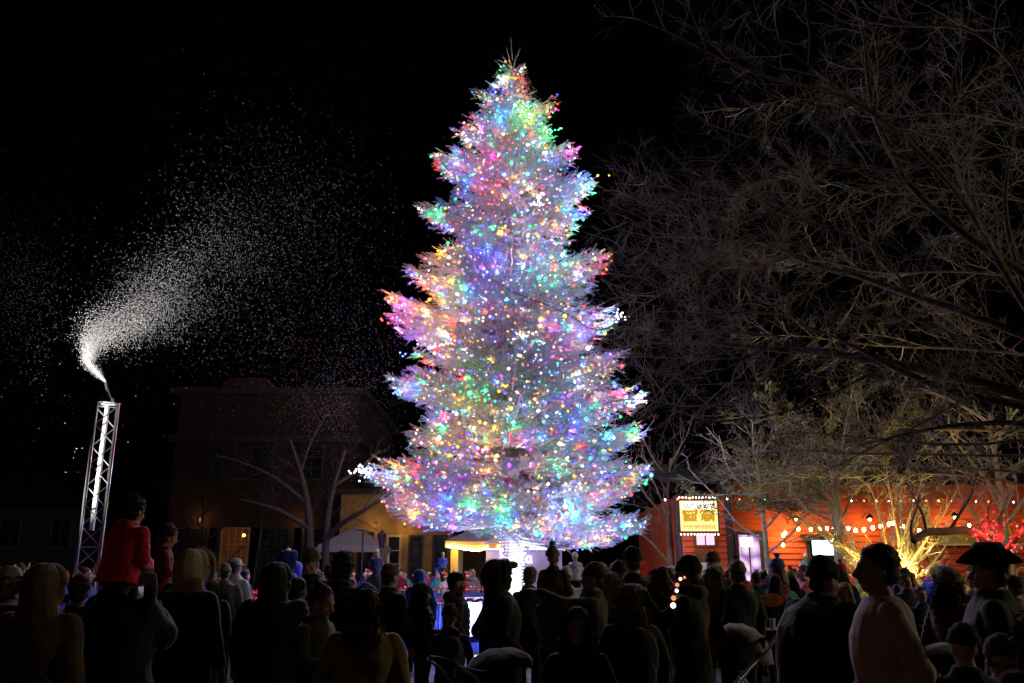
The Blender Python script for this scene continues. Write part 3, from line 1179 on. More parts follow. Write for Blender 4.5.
# window beside the sign
xa, xb = wx(739, RD), wx(760, RD)
za, zb = 1.3, wz(535, RD)
wd = window(red, xa, xb, za, zb, -0.03, PANE_P, DARKTRIM, 2, 1, 0.13)
b = MB()
b.box((xa + 0.05, -0.115, zb - 0.42), (xa + 0.5, -0.105, zb - 0.08))
b.build('glowing_sign', emat('pink_glow', (1.0, 0.45, 0.9), 3.0), wd)
# window under the sign in the entrance
xa, xb = wx(697, RD - 1), wx(715, RD - 1)
window(red, xa, xb, wz(545, RD - 1), wz(534, RD - 1), -1.03, emat('rosy_glow', (1.0, 0.5, 0.75), 1.6), mat('brown_frame', (0.12, 0.05, 0.03), 0.6, 0.2, 4, 0.05), 2, 1, 0.08, sill=False)
b = MB()
b.box((wx(695, RD - 1), -1.08, 0.14), (wx(716, RD - 1), -1.034, wz(547, RD - 1) - 0.1))
d_ = b.build('door', mat('brown_door', (0.13, 0.05, 0.03), 0.6, 0.2, 4, 0.1), red)
b = MB()
b.box((wx(700, RD - 1), -1.09, 1.5), (wx(707, RD - 1), -1.083, 2.0))
b.build('notice', mat('pale_paper', (0.5, 0.6, 0.5), 0.8, 0.2, 8, 0), d_)
b = MB()
b.ell((wx(713, RD - 1), -1.11, 1.1), 0.03)
b.build('handle', IRON, d_)
# bright screen window with awning
xa, xb = wx(810, RD), wx(834, RD)
wz0, wz1 = 1.2, wz(541, RD)
window(red, xa, xb, wz0, wz1, -0.03, mat('dim_pane', (0.03, 0.035, 0.06), 0.15, 0.1, 2, 0, spec=0.7), DARKTRIM, 2, 1, 0.10)
b = MB()
zt = wz(534, RD)
b.poly([(wx(802, RD), -0.035, zt), (wx(834, RD), -0.035, zt), (wx(834, RD), -0.6, zt - 0.12), (wx(802, RD), -0.6, zt - 0.12),
        (wx(802, RD), -0.035, zt - 0.12), (wx(834, RD), -0.035, zt - 0.12), (wx(834, RD), -0.6, zt - 0.24), (wx(802, RD), -0.6, zt - 0.24)],
       [(0, 3, 2, 1), (4, 5, 6, 7), (0, 1, 5, 4), (1, 2, 6, 5), (2, 3, 7, 6), (3, 0, 4, 7)])
b.build('awning', SHUT, red)
tv = MB()
tv.box((xa + 0.03, 0, 0), (xb - 0.03, 0.06, 0.62))
tvo = tv.build('television', SHUT)
tvo.location = (0, RD - 0.185, wz(556, RD))
setp(tvo, 'glaring white-blue screen hung outside the shop window under the black awning', 'television')
b = MB()
b.box((xa + 0.06, -0.006, 0.03), (xb - 0.06, -0.002, 0.59))
b.build('screen', emat('screen_glow', (0.35, 0.6, 1.0), 7), tvo)
# right part: framed notice, ledge, pilasters
for px in (840, 931, 1010):
    b = MB()
    xx = wx(px, RD)
    b.box((xx - 0.12, -0.12, 0), (xx + 0.12, -0.036, top - 0.1))
    b.build('pilaster', mat('ochre_trim', (0.30, 0.17, 0.05), 0.7, 0.2, 4, 0.1), red)
b = MB()
b.box((wx(936, RD), -0.5, wz(546, RD)), (wx(1005, RD), -0.036, wz(544, RD)))
b.build('ledge', CREAM, red)
b = MB()
b.box((wx(936, RD), -0.35, wz(544, RD) + 0.004), (wx(1005, RD), -0.036, wz(533, RD)))
b.build('planter', mat('planter_green', (0.07, 0.08, 0.03), 0.9, 0.3, 6, 0.3), red)
window(red, wx(906, RD), wx(921, RD), wz(555, RD), wz(544, RD), -0.03, mat('amber_pane', (0.16, 0.13, 0.04), 0.3, 0.2, 3, 0), CREAM, 1, 1, 0.07)

# hanging shop sign, lettering illegible in the photograph
SG = at(698.5, 516, RD - 2.4)
sg = empty('shop_sign', (SG.x, RD - 2.4, 0))
setp(sg, 'square backlit yellow and white sign framed with small bulbs', 'sign')
z0, z1 = wz(531, RD - 2.4), wz(501, RD - 2.4)
hw = (at(717, 516, RD - 2.4).x - at(680, 516, RD - 2.4).x) / 2
b = MB()
b.box((-hw, -0.08, z0), (hw, 0.08, z1))
b.build('board', emat('sign_face', (1.0, 0.68, 0.24), 1.7), sg)
b = MB()
for (p0, p1) in (((-hw - .04, 0, z0 - .04), (hw + .04, 0, z0 - .04)), ((-hw - .04, 0, z1 + .04), (hw + .04, 0, z1 + .04)), ((-hw - .04, 0, z0 - .04), (-hw - .04, 0, z1 + .04)), ((hw + .04, 0, z0 - .04), (hw + .04, 0, z1 + .04))):
    b.tube([p0, p1], 0.035, 6)
b.tube([(0, 0.1, z1), (0, 2.3, z1 + 0.35)], 0.03, 6)
b.tube([(-hw, 0.02, z0 - 0.3), (-hw, 0.02, 0)], 0.04, 8)
b.tube([(-hw, 0.02, z1), (-hw, 0.02, z0 - 0.35)], 0.04, 8)
b.build('frame', DARKTRIM, sg)
AM = emat('sign_amber', (0.80, 0.42, 0.015), 0.85)
GR = emat('sign_grey', (0.42, 0.40, 0.42), 0.8)
H_ = z1 - z0
rs = random.Random(3)


def glyph_row(n, zc, hh, x0, x1, th, m, name):
    b = MB()
    wd_ = (x1 - x0) / n
    for i in range(n):
        cx = x0 + wd_ * (i + 0.5)
        k = rs.randrange(4)
        s = wd_ * 0.36
        y = -0.095
        if k in (0, 3):
            b.tube([(cx - s, y, zc - hh / 2), (cx - s, y, zc + hh / 2)], th, 5)
        if k in (0, 1):
            b.tube([(cx + s, y, zc + hh / 2), (cx - s, y, zc + hh / 2), (cx - s, y, zc), (cx + s, y, zc), (cx + s, y, zc - hh / 2), (cx - s, y, zc - hh / 2)], th, 5)
        if k in (1, 2):
            b.tube([(cx + s * math.cos(t), y, zc + hh / 2 * math.sin(t)) for t in np.linspace(0.4, 5.9, 9)], th, 5)
        if k in (2, 3):
            b.tube([(cx - s * 0.6, y, zc), (cx + s, y, zc + hh / 2)], th, 5)
    b.build(name, m, sg)


b = MB()
b.box((-hw * 0.94, -0.088, z0 + H_ * 0.72), (hw * 0.94, -0.083, z0 + H_ * 0.97))
b.build('header', emat('sign_header', (1.0, 0.88, 0.72), 2.0), sg)
glyph_row(9, z0 + H_ * 0.83, H_ * 0.13, -hw * 0.8, hw * 0.8, 0.012, GR, 'lettering')
for q_ in (-1, 1):
    for r_ in (0.62, 0.50, 0.38):
        c_ = q_ * hw * 0.48
        w_2 = hw * (0.42 if r_ > 0.6 else 0.36)
        glyph_row(5, z0 + H_ * r_, H_ * 0.10, c_ - w_2, c_ + w_2, 0.026, AM, 'lettering')
glyph_row(12, z0 + H_ * 0.13, H_ * 0.10, -hw * 0.85, hw * 0.85, 0.014, emat('sign_ochre', (0.85, 0.5, 0.12), 0.9), 'lettering')
SB = emat('sign_bulb', (1.0, 0.85, 0.6), 25)
for k in range(12):
    x = -hw + 2 * hw * k / 11
    for z in (z0 - 0.11, z1 + 0.11):
        o = link('bulb', bulbs_mesh('bulb', [(0, 0, 0)], 0.022, SB), sg)
        o.location = (x, -0.03, z)


def light_string(name, pts, label, m, r, spacing, sag=0.0, group='strings of bulbs along the shop', multi=None):
    """pts world points"""
    P, T = resample(pts, 0.15)
    t = empty(name, P[0])
    setp(t, label, 'string lights', group)
    o0 = P[0]
    wt = TB()
    wt.path(P - o0, [0.008] * len(P), 4)
    wt.build('wire', IRON, t)
    s = np.concatenate([[0], np.cumsum(np.linalg.norm(np.diff(P, axis=0), axis=1))])
    n = int(s[-1] / spacing)
    for i in range(n + 1):
        p = np.array([np.interp(i * spacing, s, P[:, k]) for k in range(3)]) - o0
        mm = multi[i % len(multi)] if multi else m
        b_ = MB()
        b_.ell((0, 0, 0), (r, r, r * 1.25))
        o = b_.build('bulb', mm, t, True)
        o.location = p - np.array([0, 0, r * 1.3])
    return t


FM = emat('festoon_bulb', (1.0, 0.58, 0.15), 110)
FY = emat('festoon_yellow', (1.0, 0.62, 0.16), 85)
light_string('festoon_lights', L3([(783, 543, RD - 0.5), (783, 535, RD - 0.5), (783, 525, RD - 0.5)]), 'short upright run of warm bulbs left of the black awning', FM, 0.05, 0.33)
light_string('festoon_lights', L3([(785, 531, RD - 0.6), (800, 526, RD - 0.8), (813, 528, RD - 1.2), (826, 527, RD - 2), (841, 524, RD - 3), (857, 529, RD - 4), (876, 525, RD - 5), (893, 521, RD - 6)]),
             'sagging warm festoon from the shop wall towards the golden tree', FM, 0.05, 0.47)
light_string('festoon_lights', L3([(893, 521, RD - 6), (915, 528, RD - 4), (930, 531, RD - 2), (950, 528, RD - 1), (962, 522, RD - .8), (985, 526, RD - .8), (1010, 520, RD - .8), (1040, 526, RD - .8)]),
             'warm festoon on the orange wall behind the low crooked limb', FY, 0.05, 1.05)
eb = [emat('eave_white', (1.0, 0.9, 0.8), 30), emat('eave_red', (1, 0.05, 0.03), 30), emat('eave_amber', (1, 0.4, 0.05), 30), emat('eave_blue', (0.15, 0.35, 1), 30), emat('eave_green', (0.1, 0.9, 0.2), 30)]
light_string('eave_lights', L3([(665, 499, RD - 1.8), (700, 497, RD - 1.8), (760, 499, RD - 1.8), (820, 500, RD - 1.8), (880, 500, RD - 1.8), (960, 500, RD - 1.8), (1040, 502, RD - 1.8)]),
             'thin line of tiny coloured bulbs along the shop eave', None, 0.022, 0.42, multi=eb)

# wall wash lamps added under the shop eave to light its boards
def added_gooseneck(px, py, label, energy, col=(1.0, 0.60, 0.15)):
    p = at(px, py, RD - 0.7)
    t = empty('added_wall_lamp', (p.x, RD - 0.05, p.z))
    setp(t, label, 'wall lamp', 'added lamps on the shop wall')
    b = MB()
    b.tube([(0, 0, 0), (0, -0.3, 0.18), (0, -0.6, 0.1)], 0.015, 6)
    b.build('arm', IRON, t)
    b = MB()
    b.loft([(-0.05, 0.16, 0.16, 0, -0.62), (0.04, 0.10, 0.10, 0, -0.62), (0.1, 0.03, 0.03, 0, -0.62)], 14)
    b.build('shade', IRON, t)
    b = MB()
    b.ell((0, -0.62, -0.09), 0.045)
    b.build('bulb', emat('added_wall_bulb', col, 90), t)
    ld = bpy.data.lights.new('added_wall_light', 'POINT')
    ld.energy = energy
    ld.color = col
    ld.shadow_soft_size = 0.08
    lo = bpy.data.objects.new('lamp_light', ld)
    COL.objects.link(lo)
    lo.parent = t
    lo.location = (0, -0.62, -0.2)


added_gooseneck(796, 517, 'added shaded lamp lighting the orange wall left of the awning', 40)
added_gooseneck(870, 517, 'added shaded lamp lighting the wall behind the golden tree', 40)
added_gooseneck(955, 515, 'added shaded lamp lighting the wall above the cream ledge', 40)
def lantern(px, py, D, label, energy, col=(1.0, 0.45, 0.12)):  # lanterns added to give the left walls a warm wash
    p = at(px, py, D - 0.12)
    t = empty('added_wall_lantern', p)
    setp(t, label, 'wall lamp', 'added lanterns on the left buildings')
    b = MB()
    b.box((-0.05, -0.06, 0.10), (0.05, 0.11, 0.14))
    b.build('bracket', IRON, t)
    b = MB()
    b.loft([(-0.08, 0.03, 0.03, 0, 0), (0.095, 0.05, 0.05, 0, 0)], 6)
    b.build('glass', emat('added_lantern_glow', col, 0.35), t)
    ld = bpy.data.lights.new('added_lantern_light', 'POINT')
    ld.energy = energy
    ld.color = col
    ld.shadow_soft_size = 0.05
    lo = bpy.data.objects.new('lamp_light', ld)
    COL.objects.link(lo)
    lo.parent = t
    lo.location = (0, -0.35, 0)


lantern(200, 520, 42, 'added lantern warming the wall left of the lit window', 16)
lantern(300, 522, 42, 'added lantern warming the wall behind the two dark tree trunks', 16)
lantern(405, 530, 39, 'added lantern warming the brick between the narrow wing windows', 15, (1.0, 0.55, 0.14))
lantern(375, 526, 39, 'added lantern warming the brick wing above the tent', 13, (1.0, 0.55, 0.14))
added_gooseneck(706, 540, 'added rosy lamp reddening the wall beside the shop door', 60, (1.0, 0.10, 0.22))  # lamp added to turn the entrance wall rosy

# long tan building on the left
LD = 42.0
lb = empty('tan_building', (0, LD, 0))
setp(lb, 'large dim tan two-storey building with one lit window at left', 'building')
xl, xr = wx(172, LD, 480), wx(352, LD, 540)
zt = wz(395, LD)
zc0 = wz(436, LD)
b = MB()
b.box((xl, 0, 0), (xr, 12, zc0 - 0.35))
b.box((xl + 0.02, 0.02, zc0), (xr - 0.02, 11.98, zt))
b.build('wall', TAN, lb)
b = MB()
b.box((xl - 0.3, -0.3, zc0 - 0.35), (xr + 0.3, 12.3, zc0))
b.box((xl - 0.4, -0.4, zt), (xr + 0.4, 12.4, zt + 0.3))
b.build('cornice', mat('brown_cornice', (0.018, 0.012, 0.008), 0.8, 0.2, 3, 0.1), lb)
b = MB()
gx = wx(247, LD, 390)
b.poly([(xl - 0.4, -0.4, zt + 0.304), (xr + 0.4, -0.4, zt + 0.304), (xr + 0.4, 12.4, zt + 0.304), (xl - 0.4, 12.4, zt + 0.304), (gx - 4, 6, zt + 1.6), (gx + 4, 6, zt + 1.6)],
       [(0, 1, 5, 4), (1, 2, 5), (2, 3, 4, 5), (3, 0, 4), (3, 2, 1, 0)])
b.build('roof', ROOF, lb)
b = MB()
b.poly([(gx - 1.3, -0.2, zt + 0.31), (gx + 1.3, -0.2, zt + 0.31), (gx + 0.9, -0.2, zt + 0.85), (gx - 0.9, -0.2, zt + 0.85), (gx - 1.3, 2.5, zt + 0.31), (gx + 1.3, 2.5, zt + 0.31), (gx + 0.9, 2.5, zt + 0.85), (gx - 0.9, 2.5, zt + 0.85)],
       [(0, 1, 2, 3), (4, 7, 6, 5), (0, 4, 5, 1), (1, 5, 6, 2), (2, 6, 7, 3), (3, 7, 4, 0)])
b.build('parapet', TAN, lb)
WARMP = emat('warm_window', (1.0, 0.25, 0.05), 0.045)
zw0, zw1 = 0.9, wz(529, LD)
for px, lit in ((190, 0), (235, 1), (275, 0), (320, 0)):
    x = wx(px, LD, 545)
    wd = window(lb, x - 0.62, x + 0.62, zw0, zw1, 0, WARMP if lit else DGLASS, CREAM if lit else SHUT, 4, 4, 0.07)
    if lit:
        b = MB()
        b.ell((x + 0.42, -0.1, zw1 - 0.3), 0.07)
        b.build('bulb', emat('window_lamp', (1.0, 0.5, 0.12), 12), wd)
    for s in (-1, 1):
        b = MB()
        xs = x + s * 1.0
        b.box((xs - 0.26, -0.05, zw0 - 0.05), (xs + 0.26, -0.004, zw1 + 0.05))
        b.build('shutter', SHUT, lb)
for px in (212, 262, 312):
    x = wx(px, LD, 460)
    window(lb, x - 0.5, x + 0.5, wz(478, LD), wz(447, LD), 0, DGLASS, SHUT, 2, 3, 0.06)
for px in (222, 275, 330):
    x = wx(px, LD, 415)
# lower wing
wg = empty('brick_wing', (0, LD - 3, 0))
setp(wg, 'low tan brick wing with narrow dark windows behind the street lantern', 'building')
BRK = mat('tan_brick', (0.20, 0.12, 0.035), 0.9, 0.2, 3, 0.4)
WD = LD - 3
x0, x1 = wx(338, WD), wx(452, WD)
zw = wz(494, WD)
b = MB()
b.box((x0, 0, 0), (x1, 2.95, zw))
b.build('wall', BRK, wg)
b = MB()
b.box((x0 - 0.3, -0.3, zw), (x1 + 0.3, 3.25, zw + 0.22))
b.build('cornice', mat('brown_cornice', (0.018, 0.012, 0.008)), wg)
for px in (394, 416, 440):
    x = wx(px, WD, 548)
    window(wg, x - 0.24, x + 0.24, 0.9, wz(537, WD), 0, DGLASS, CREAM if px == 394 else SHUT, 1, 4, 0.09)
x = wx(366, WD, 548)
window(wg, x - 0.3, x + 0.3, 0.9, wz(533, WD), 0, DGLASS, SHUT, 2, 4, 0.06)
# spot for an added lamp on that wing
p = at(430, 520, WD - 0.6)

# far dark house at the left edge
fh = empty('dark_house', (wx(5, 48, 520), 48, 0))
setp(fh, 'barely visible dark house with a pale window frame at far left', 'house')
b = MB()
b.box((-6, 0, 0), (5.2, 8, 5.2))
b.build('wall', mat('slate_siding', (0.03, 0.03, 0.03), 0.8, 0.2, 3, 0.2), fh)
b = MB()
b.poly([(-6.4, -0.4, 5.2), (5.6, -0.4, 5.2), (5.6, 8.4, 5.2), (-6.4, 8.4, 5.2), (-6.4, 4, 7.6), (5.6, 4, 7.6)], [(0, 1, 5, 4), (1, 2, 5), (2, 3, 4, 5), (3, 0, 4), (3, 2, 1, 0)])
b.build('roof', ROOF, fh)
for x in (-2.5, 0.4, 3.2):
    window(fh, x - 0.5, x + 0.5, 3.1, 4.6, 0, DGLASS, mat('grey_frame', (0.06, 0.06, 0.06), 0.7, 0.1, 3, 0), 2, 2, 0.1)

# little lit pavilion behind the spruce
PD = 34.0
pv_ = empty('pavilion', (0, PD, 0))
setp(pv_, 'small grey-roofed pavilion lit white and gold behind the spruce trunk', 'pavilion')
x0, x1 = wx(452, PD), wx(562, PD)
ze = wz(548, PD)
zf = wz(541.5, PD)
b = MB()
b.poly([(x0 - 0.3, -0.4, zf + 0.003), (x1 + 0.3, -0.4, zf + 0.003), (x1 + 0.3, 4.4, zf + 0.003), (x0 - 0.3, 4.4, zf + 0.003), (x0 + 1.8, 2, wz(518, PD + 2)), (x1 - 1.8, 2, wz(518, PD + 2))],
       [(0, 1, 5, 4), (1, 2, 5), (2, 3, 4, 5), (3, 0, 4), (3, 2, 1, 0)])
b.build('roof', mat('grey_metal_roof', (0.22, 0.21, 0.24), 0.6, 0.15, 3, 0.1), pv_)
b = MB()
b.box((x0 - 0.25, -0.35, ze), (x1 + 0.25, -0.27, zf))
b.box((x0 - 0.25, -0.265, ze + 0.02), (x0 - 0.17, 4.2, zf))
b.box((x1 + 0.17, -0.265, ze + 0.02), (x1 + 0.25, 4.2, zf))
b.build('fascia', mat('honey_fascia', (0.5, 0.33, 0.14), 0.7, 0.15, 3, 0.1), pv_)
b = MB()
xa = wx(458, PD)
b.box((x0 - 0.05, -0.05, 0), (xa, 0.1, ze))
b.build('post', mat('yellow_post', (0.6, 0.42, 0.10), 0.7, 0.1, 3, 0.1), pv_)
b = MB()
b.box((wx(486, PD), 0.0, 0), (x1, 0.12, ze - 0.003))
b.build('wall', mat('lavender_board', (0.30, 0.28, 0.48), 0.7, 0.08, 3, 0.1), pv_)
b = MB()
b.box((x0, 2.8, 0), (wx(486, PD), 2.9, ze - 0.003))
b.build('rear_wall', WHITEP, pv_)
b = MB()
b.box((xa + 0.05, 2.6, 0), (wx(486, PD) - 0.05, 2.7, ze - 0.05))
b.build('dark_sheet', mat('dark_sheet_cloth', (0.04, 0.03, 0.03), 0.9, 0.3, 4, 0.3), pv_)  # dark sheet set back in the open front so it reads dark
# tube light under the eave
b = MB()
b.box((wx(484, PD), -0.22, ze - 0.07), (x1, -0.18, ze - 0.03))
b.build('tube_light', emat('tube_glow', (0.55, 0.55, 1.0), 6), pv_)
light_string('eave_lights', [tuple(at(448, 545, PD - 0.42)), tuple(at(480, 550, PD - 0.42)), tuple(at(486, 546, PD - .42))], 'bright gold bulbs swagged over the pavilion opening', FY, 0.035, 0.10, group='bulbs on the pavilion')
light_string('eave_lights', [tuple(at(487, 545, PD - 0.42)), tuple(at(525, 545, PD - 0.42)), tuple(at(562, 545, PD - .42))], 'amber bulbs spaced along the pavilion fascia', emat('fascia_amber', (1, 0.42, 0.04), 22), 0.05, 0.42, group='bulbs on the pavilion')
# script lettering "Santa"
sn = empty('santa_sign', (0, 0, 0))
setp(sn, 'glowing white handwritten word on the lavender wall beside the spruce trunk', 'sign')
so = at(516, 563, PD - 0.12)
sn.location = (so.x, PD - 0.12, so.z)
letters = {
    'S': [[(0.42, 0.95), (0.25, 1.05), (0.05, 0.9), (0.1, 0.65), (0.35, 0.5), (0.42, 0.25), (0.25, 0.02), (0.0, 0.12)]],
    'a': [[(0.38, 0.5), (0.2, 0.58), (0.03, 0.4), (0.04, 0.12), (0.2, 0.0), (0.36, 0.18), (0.4, 0.55)], [(0.4, 0.55), (0.38, 0.12), (0.5, 0.02)]],
    'n': [[(0.0, 0.5), (0.06, 0.0)], [(0.03, 0.3), (0.2, 0.56), (0.34, 0.5), (0.36, 0.05), (0.48, 0.02)]],
    't': [[(0.18, 1.05), (0.16, 0.15), (0.3, 0.0), (0.4, 0.08)], [(-0.2, 0.72), (0.55, 0.78)]],
}
u = 0.46
x = -0.62
SWM = emat('neon_white', (0.8, 0.85, 1.0), 6)
for i, ch in enumerate('Santa'):
    b = MB()
    for st in letters[ch]:
        b.tube([(x + a_ * u, 0, c_ * u) for a_, c_ in st], 0.022, 6)
    b.build('letter', SWM, sn)
    x += u * 0.55

# white tent
TT = 33.0
tn = empty('market_tent', (wx(349, TT), TT, 0))
setp(tn, 'white peaked canopy tent between dark trunks and the lantern', 'tent')
he = wz(552, TT)
hp = wz(526, TT + 1)
hv = wz(545, TT)
TENT = mat('tent_fabric', (0.17, 0.165, 0.17), 0.8, 0.08, 3, 0.15)
b = MB()
wv = 1.2
b.poly([(-wv, 0, hv), (wv, 0, hv), (wv, 2.4, hv), (-wv, 2.4, hv), (0, 1.2, hp), (-wv, 0, hv - .03), (wv, 0, hv - .03), (wv, 2.4, hv - .03), (-wv, 2.4, hv - .03)],
       [(0, 1, 4), (1, 2, 4), (2, 3, 4), (3, 0, 4), (8, 7, 6, 5), (0, 5, 6, 1), (1, 6, 7, 2), (2, 7, 8, 3), (3, 8, 5, 0)])
b.build('canopy', TENT, tn)
b = MB()
b.box((-wv, -0.02, he), (wv, -0.004, hv))
b.box((-wv - 0.02, 0, he), (-wv - 0.004, 2.4, hv))
b.box((wv + 0.004, 0, he), (wv + 0.02, 2.4, hv))
b.build('valance', TENT, tn)
for sx in (-1, 1):
    for y in (0.05, 2.35):
        b = MB()
        b.tube([(sx * (wv - 0.05), y, 0), (sx * (wv - 0.05), y, hv - 0.04)], 0.025, 6)
        b.build('leg', WHITEP, tn)

# lantern post and thin sign post
lp = empty('lamp_post', (wx(381, 28), 28, 0))
setp(lp, 'unlit black lantern on a post in front of the brick wing', 'street lamp')
zt = wz(529, 28)
b = MB()
b.tube([(0, 0, 0), (0, 0, 0.4)], [0.10, 0.07], 10)
b.tube([(0, 0, 0.4), (0, 0, zt - 0.62)], [0.05, 0.035], 10)
b.build('post', IRON, lp)
b = MB()
b.loft([(zt - 0.6, 0.07, 0.07, 0, 0), (zt - 0.2, 0.14, 0.14, 0, 0)], 6)
b.build('lantern_glass', DGLASS, lp)
b = MB()
b.loft([(zt - 0.197, 0.17, 0.17, 0, 0), (zt - 0.1, 0.08, 0.08, 0, 0), (zt - 0.04, 0.02, 0.02, 0, 0)], 6)
b.ell((0, 0, zt - 0.02), 0.025)
b.build('lantern_cap', IRON, lp)
sp = empty('flag_pole', (wx(362, 27), 27, 0))
setp(sp, 'thin dark pole with a short crossbar beside the tent', 'pole')
b = MB()
zt = wz(529, 27)
b.tube([(0, 0, 0), (0, 0, zt)], 0.03, 8)
b.build('post', IRON, sp)
b = MB()
b.tube([(-0.25, 0.035, zt - 0.03), (0.1, 0.035, zt - 0.03)], 0.02, 6)
b.build('crossbar', IRON, sp)

# ------------------------------------------------------------------ truss tower with snow machine
TX = 14.5
tbz = at(86, 575, TX)
tr = empty('truss_tower', (tbz.x, TX, 0))
setp(tr, 'shiny aluminium truss tower carrying the foam snow nozzle', 'truss tower')
topP = at(103.5, 404, TX)
hT = topP.z
lean = (topP.x - tbz.x) / hT
ALU = mat('aluminium', (0.5, 0.5, 0.53), 0.28, 0.1, 5, 0.03, metal=0.85)
s = 0.165
cor = [(-s, -s), (s, -s), (s, s), (-s, s)]
ROT = R(28)
cor = [(x * math.cos(ROT) - y * math.sin(ROT), x * math.sin(ROT) + y * math.cos(ROT)) for x, y in cor]
a = math.atan(0.0)


def tp_(c, z):
    return (c[0] + 0 * z, c[1], z)


for c in cor:
    b = MB()
    b.tube([tp_(c, 0.02), tp_(c, hT)], 0.022, 10)
    b.build('chord', ALU, tr, True)
b = MB()
nb = 13
for k in range(4):
    c0, c1 = cor[k], cor[(k + 1) % 4]
    for j in range(nb):
        z0_, z1_ = 0.05 + (hT - 0.1) * j / nb, 0.05 + (hT - 0.1) * (j + 1) / nb
        if j % 2 == 0:
            b.tube([tp_(c0, z0_), tp_(c1, z1_)], 0.010, 6)
        else:
            b.tube([tp_(c1, z0_), tp_(c0, z1_)], 0.010, 6)
    for z in (0.05, hT * 0.46, hT - 0.02):
        b.tube([tp_(c0, z), tp_(c1, z)], 0.014, 6)
b.build('lattice', ALU, tr)
b = MB()
b.box((-0.28, -0.28, 0), (0.28, 0.28, 0.018))
b.build('base_plate', ALU, tr)
b = MB()
b.box((-0.03, -0.03, hT * 0.52), (0.03, 0.03, hT - 0.03))
b.box((-0.13, -0.13, hT + 0.006), (0.13, 0.13, hT + 0.02))
b.build('inner_duct', mat('white_duct', (0.5, 0.5, 0.5), 0.4, 0.05, 3, 0), tr)
sm = empty('snow_machine', (tbz.x, TX, hT + 0.022))
setp(sm, 'black snow nozzle on top of the truss tower spraying white foam flakes', 'snow machine')
b = MB()
b.box((-0.07, -0.07, 0), (0.07, 0.07, 0.08))
b.build('housing', IRON, sm)
b = MB()
b.tube([(0.03, 0, 0.06), (-0.03, 0, 0.20), (-0.09, 0, 0.36)], [0.03, 0.022, 0.018], 8)
b.build('nozzle', mat('steel_nozzle', (0.5, 0.5, 0.5), 0.3, 0.1, 4, 0, metal=0.8), sm)
tip = Vector((tbz.x - 0.09, TX, hT + 0.40))
flood((tbz.x - 1.9, TX - 1.4, 0), (tbz.x + 0.75, TX + 0.3, 6.4), 8000, (1.0, 0.97, 0.92), 'white floodlight on the ground left of the truss tower', 42, 30, 'floodlights on the truss tower')
flood((tbz.x + 0.6, TX + 0.5, 0), (tbz.x - 0.05, TX, 3.0), 90, (0.3, 0.25, 1.0), 'blue floodlight on the ground behind the truss tower', 50, 30, 'floodlights on the truss tower')

# flakes
FL = mat('foam_flakes', (0.9, 0.9, 0.9), 0.8, 0, 1, 0)
TET = np.array([(1, 1, 1), (1, -1, -1), (-1, 1, -1), (-1, -1, 1)]) / 1.7
TEF = np.array([(0, 1, 2), (0, 3, 1), (0, 2, 3), (1, 3, 2)])


def flakes(name, pts, size, label, m=FL):
    pts = np.asarray(pts)
    n = len(pts)
    q = rng.normal(0, 1, (n, 3, 3))
    q, _ = np.linalg.qr(q)
    V = pts[:, None, :] + np.einsum('nij,kj->nki', q, TET) * (size * np.clip(rng.lognormal(-0.05, 0.25, n), 0.5, 1.8))[:, None, None]
    Fs = TEF[None] + (np.arange(n) * 4)[:, None, None]
    o = link(name, np_mesh(name, V.reshape(-1, 3), Fs.reshape(-1, 3), m))
    setp(o, label, 'snow', kind='stuff')
    return o


ctl = [((tip.x, tip.y, tip.z), 0.01, 0.0), (at(87, 362, TX), 0.06, 0.05), (at(93, 338, TX), 0.20, .16), (at(120, 320, 14.6), 0.46, .40), (at(152, 304, 14.8), 0.62, .60), (at(190, 276, 15.2), 0.85, .78),
       (at(222, 245, 15.6), 1.0, .90), (at(258, 205, 16.4), 1.5, .97), (at(275, 185, 17.5), 2.1, 1.0)]
CP = np.array([tuple(c[0]) for c in ctl])
CS = np.array([c[1] for c in ctl])
tt = np.linspace(0, 1, len(ctl))
n = 20000
u_ = rng.random(n) ** 0.95
# density along the arc: dense first
kk = np.interp(u_, [0, 0.05, 0.22, 0.66, 0.88, 1], [0, 0.14, 0.27, 0.52, 0.72, 1])
pts = np.stack([np.interp(kk, tt, CP[:, i]) for i in range(3)], 1)
sg_ = np.interp(kk, tt, CS)
n = len(pts)
pts += rng.normal(0, 1, (n, 3)) * sg_[:, None] * np.array([0.55, 0.8, 0.55])
# clumpy
keep = (np.sin(pts[:, 0] * 3.1 + pts[:, 2] * 2.3) + np.sin(pts[:, 2] * 4.7 - pts[:, 0] * 1.7) + rng.normal(0, 1.1, n)) > -1.2
pts = pts[keep]
flakes('snow_spray', pts, 0.0050, 'dense white foam flakes arcing right from the tower nozzle')
# jet close to the nozzle
n = 1100
u_ = rng.random(n)
pts = np.stack([tip.x + (CP[1, 0] - tip.x) * u_, np.full(n, TX), tip.z + (CP[1, 2] - tip.z) * u_], 1) + rng.normal(0, 1, (n, 3)) * (0.008 + 0.05 * u_)[:, None]
flakes('snow_jet', pts, 0.0045, 'thin white jet of foam leaving the tower nozzle')
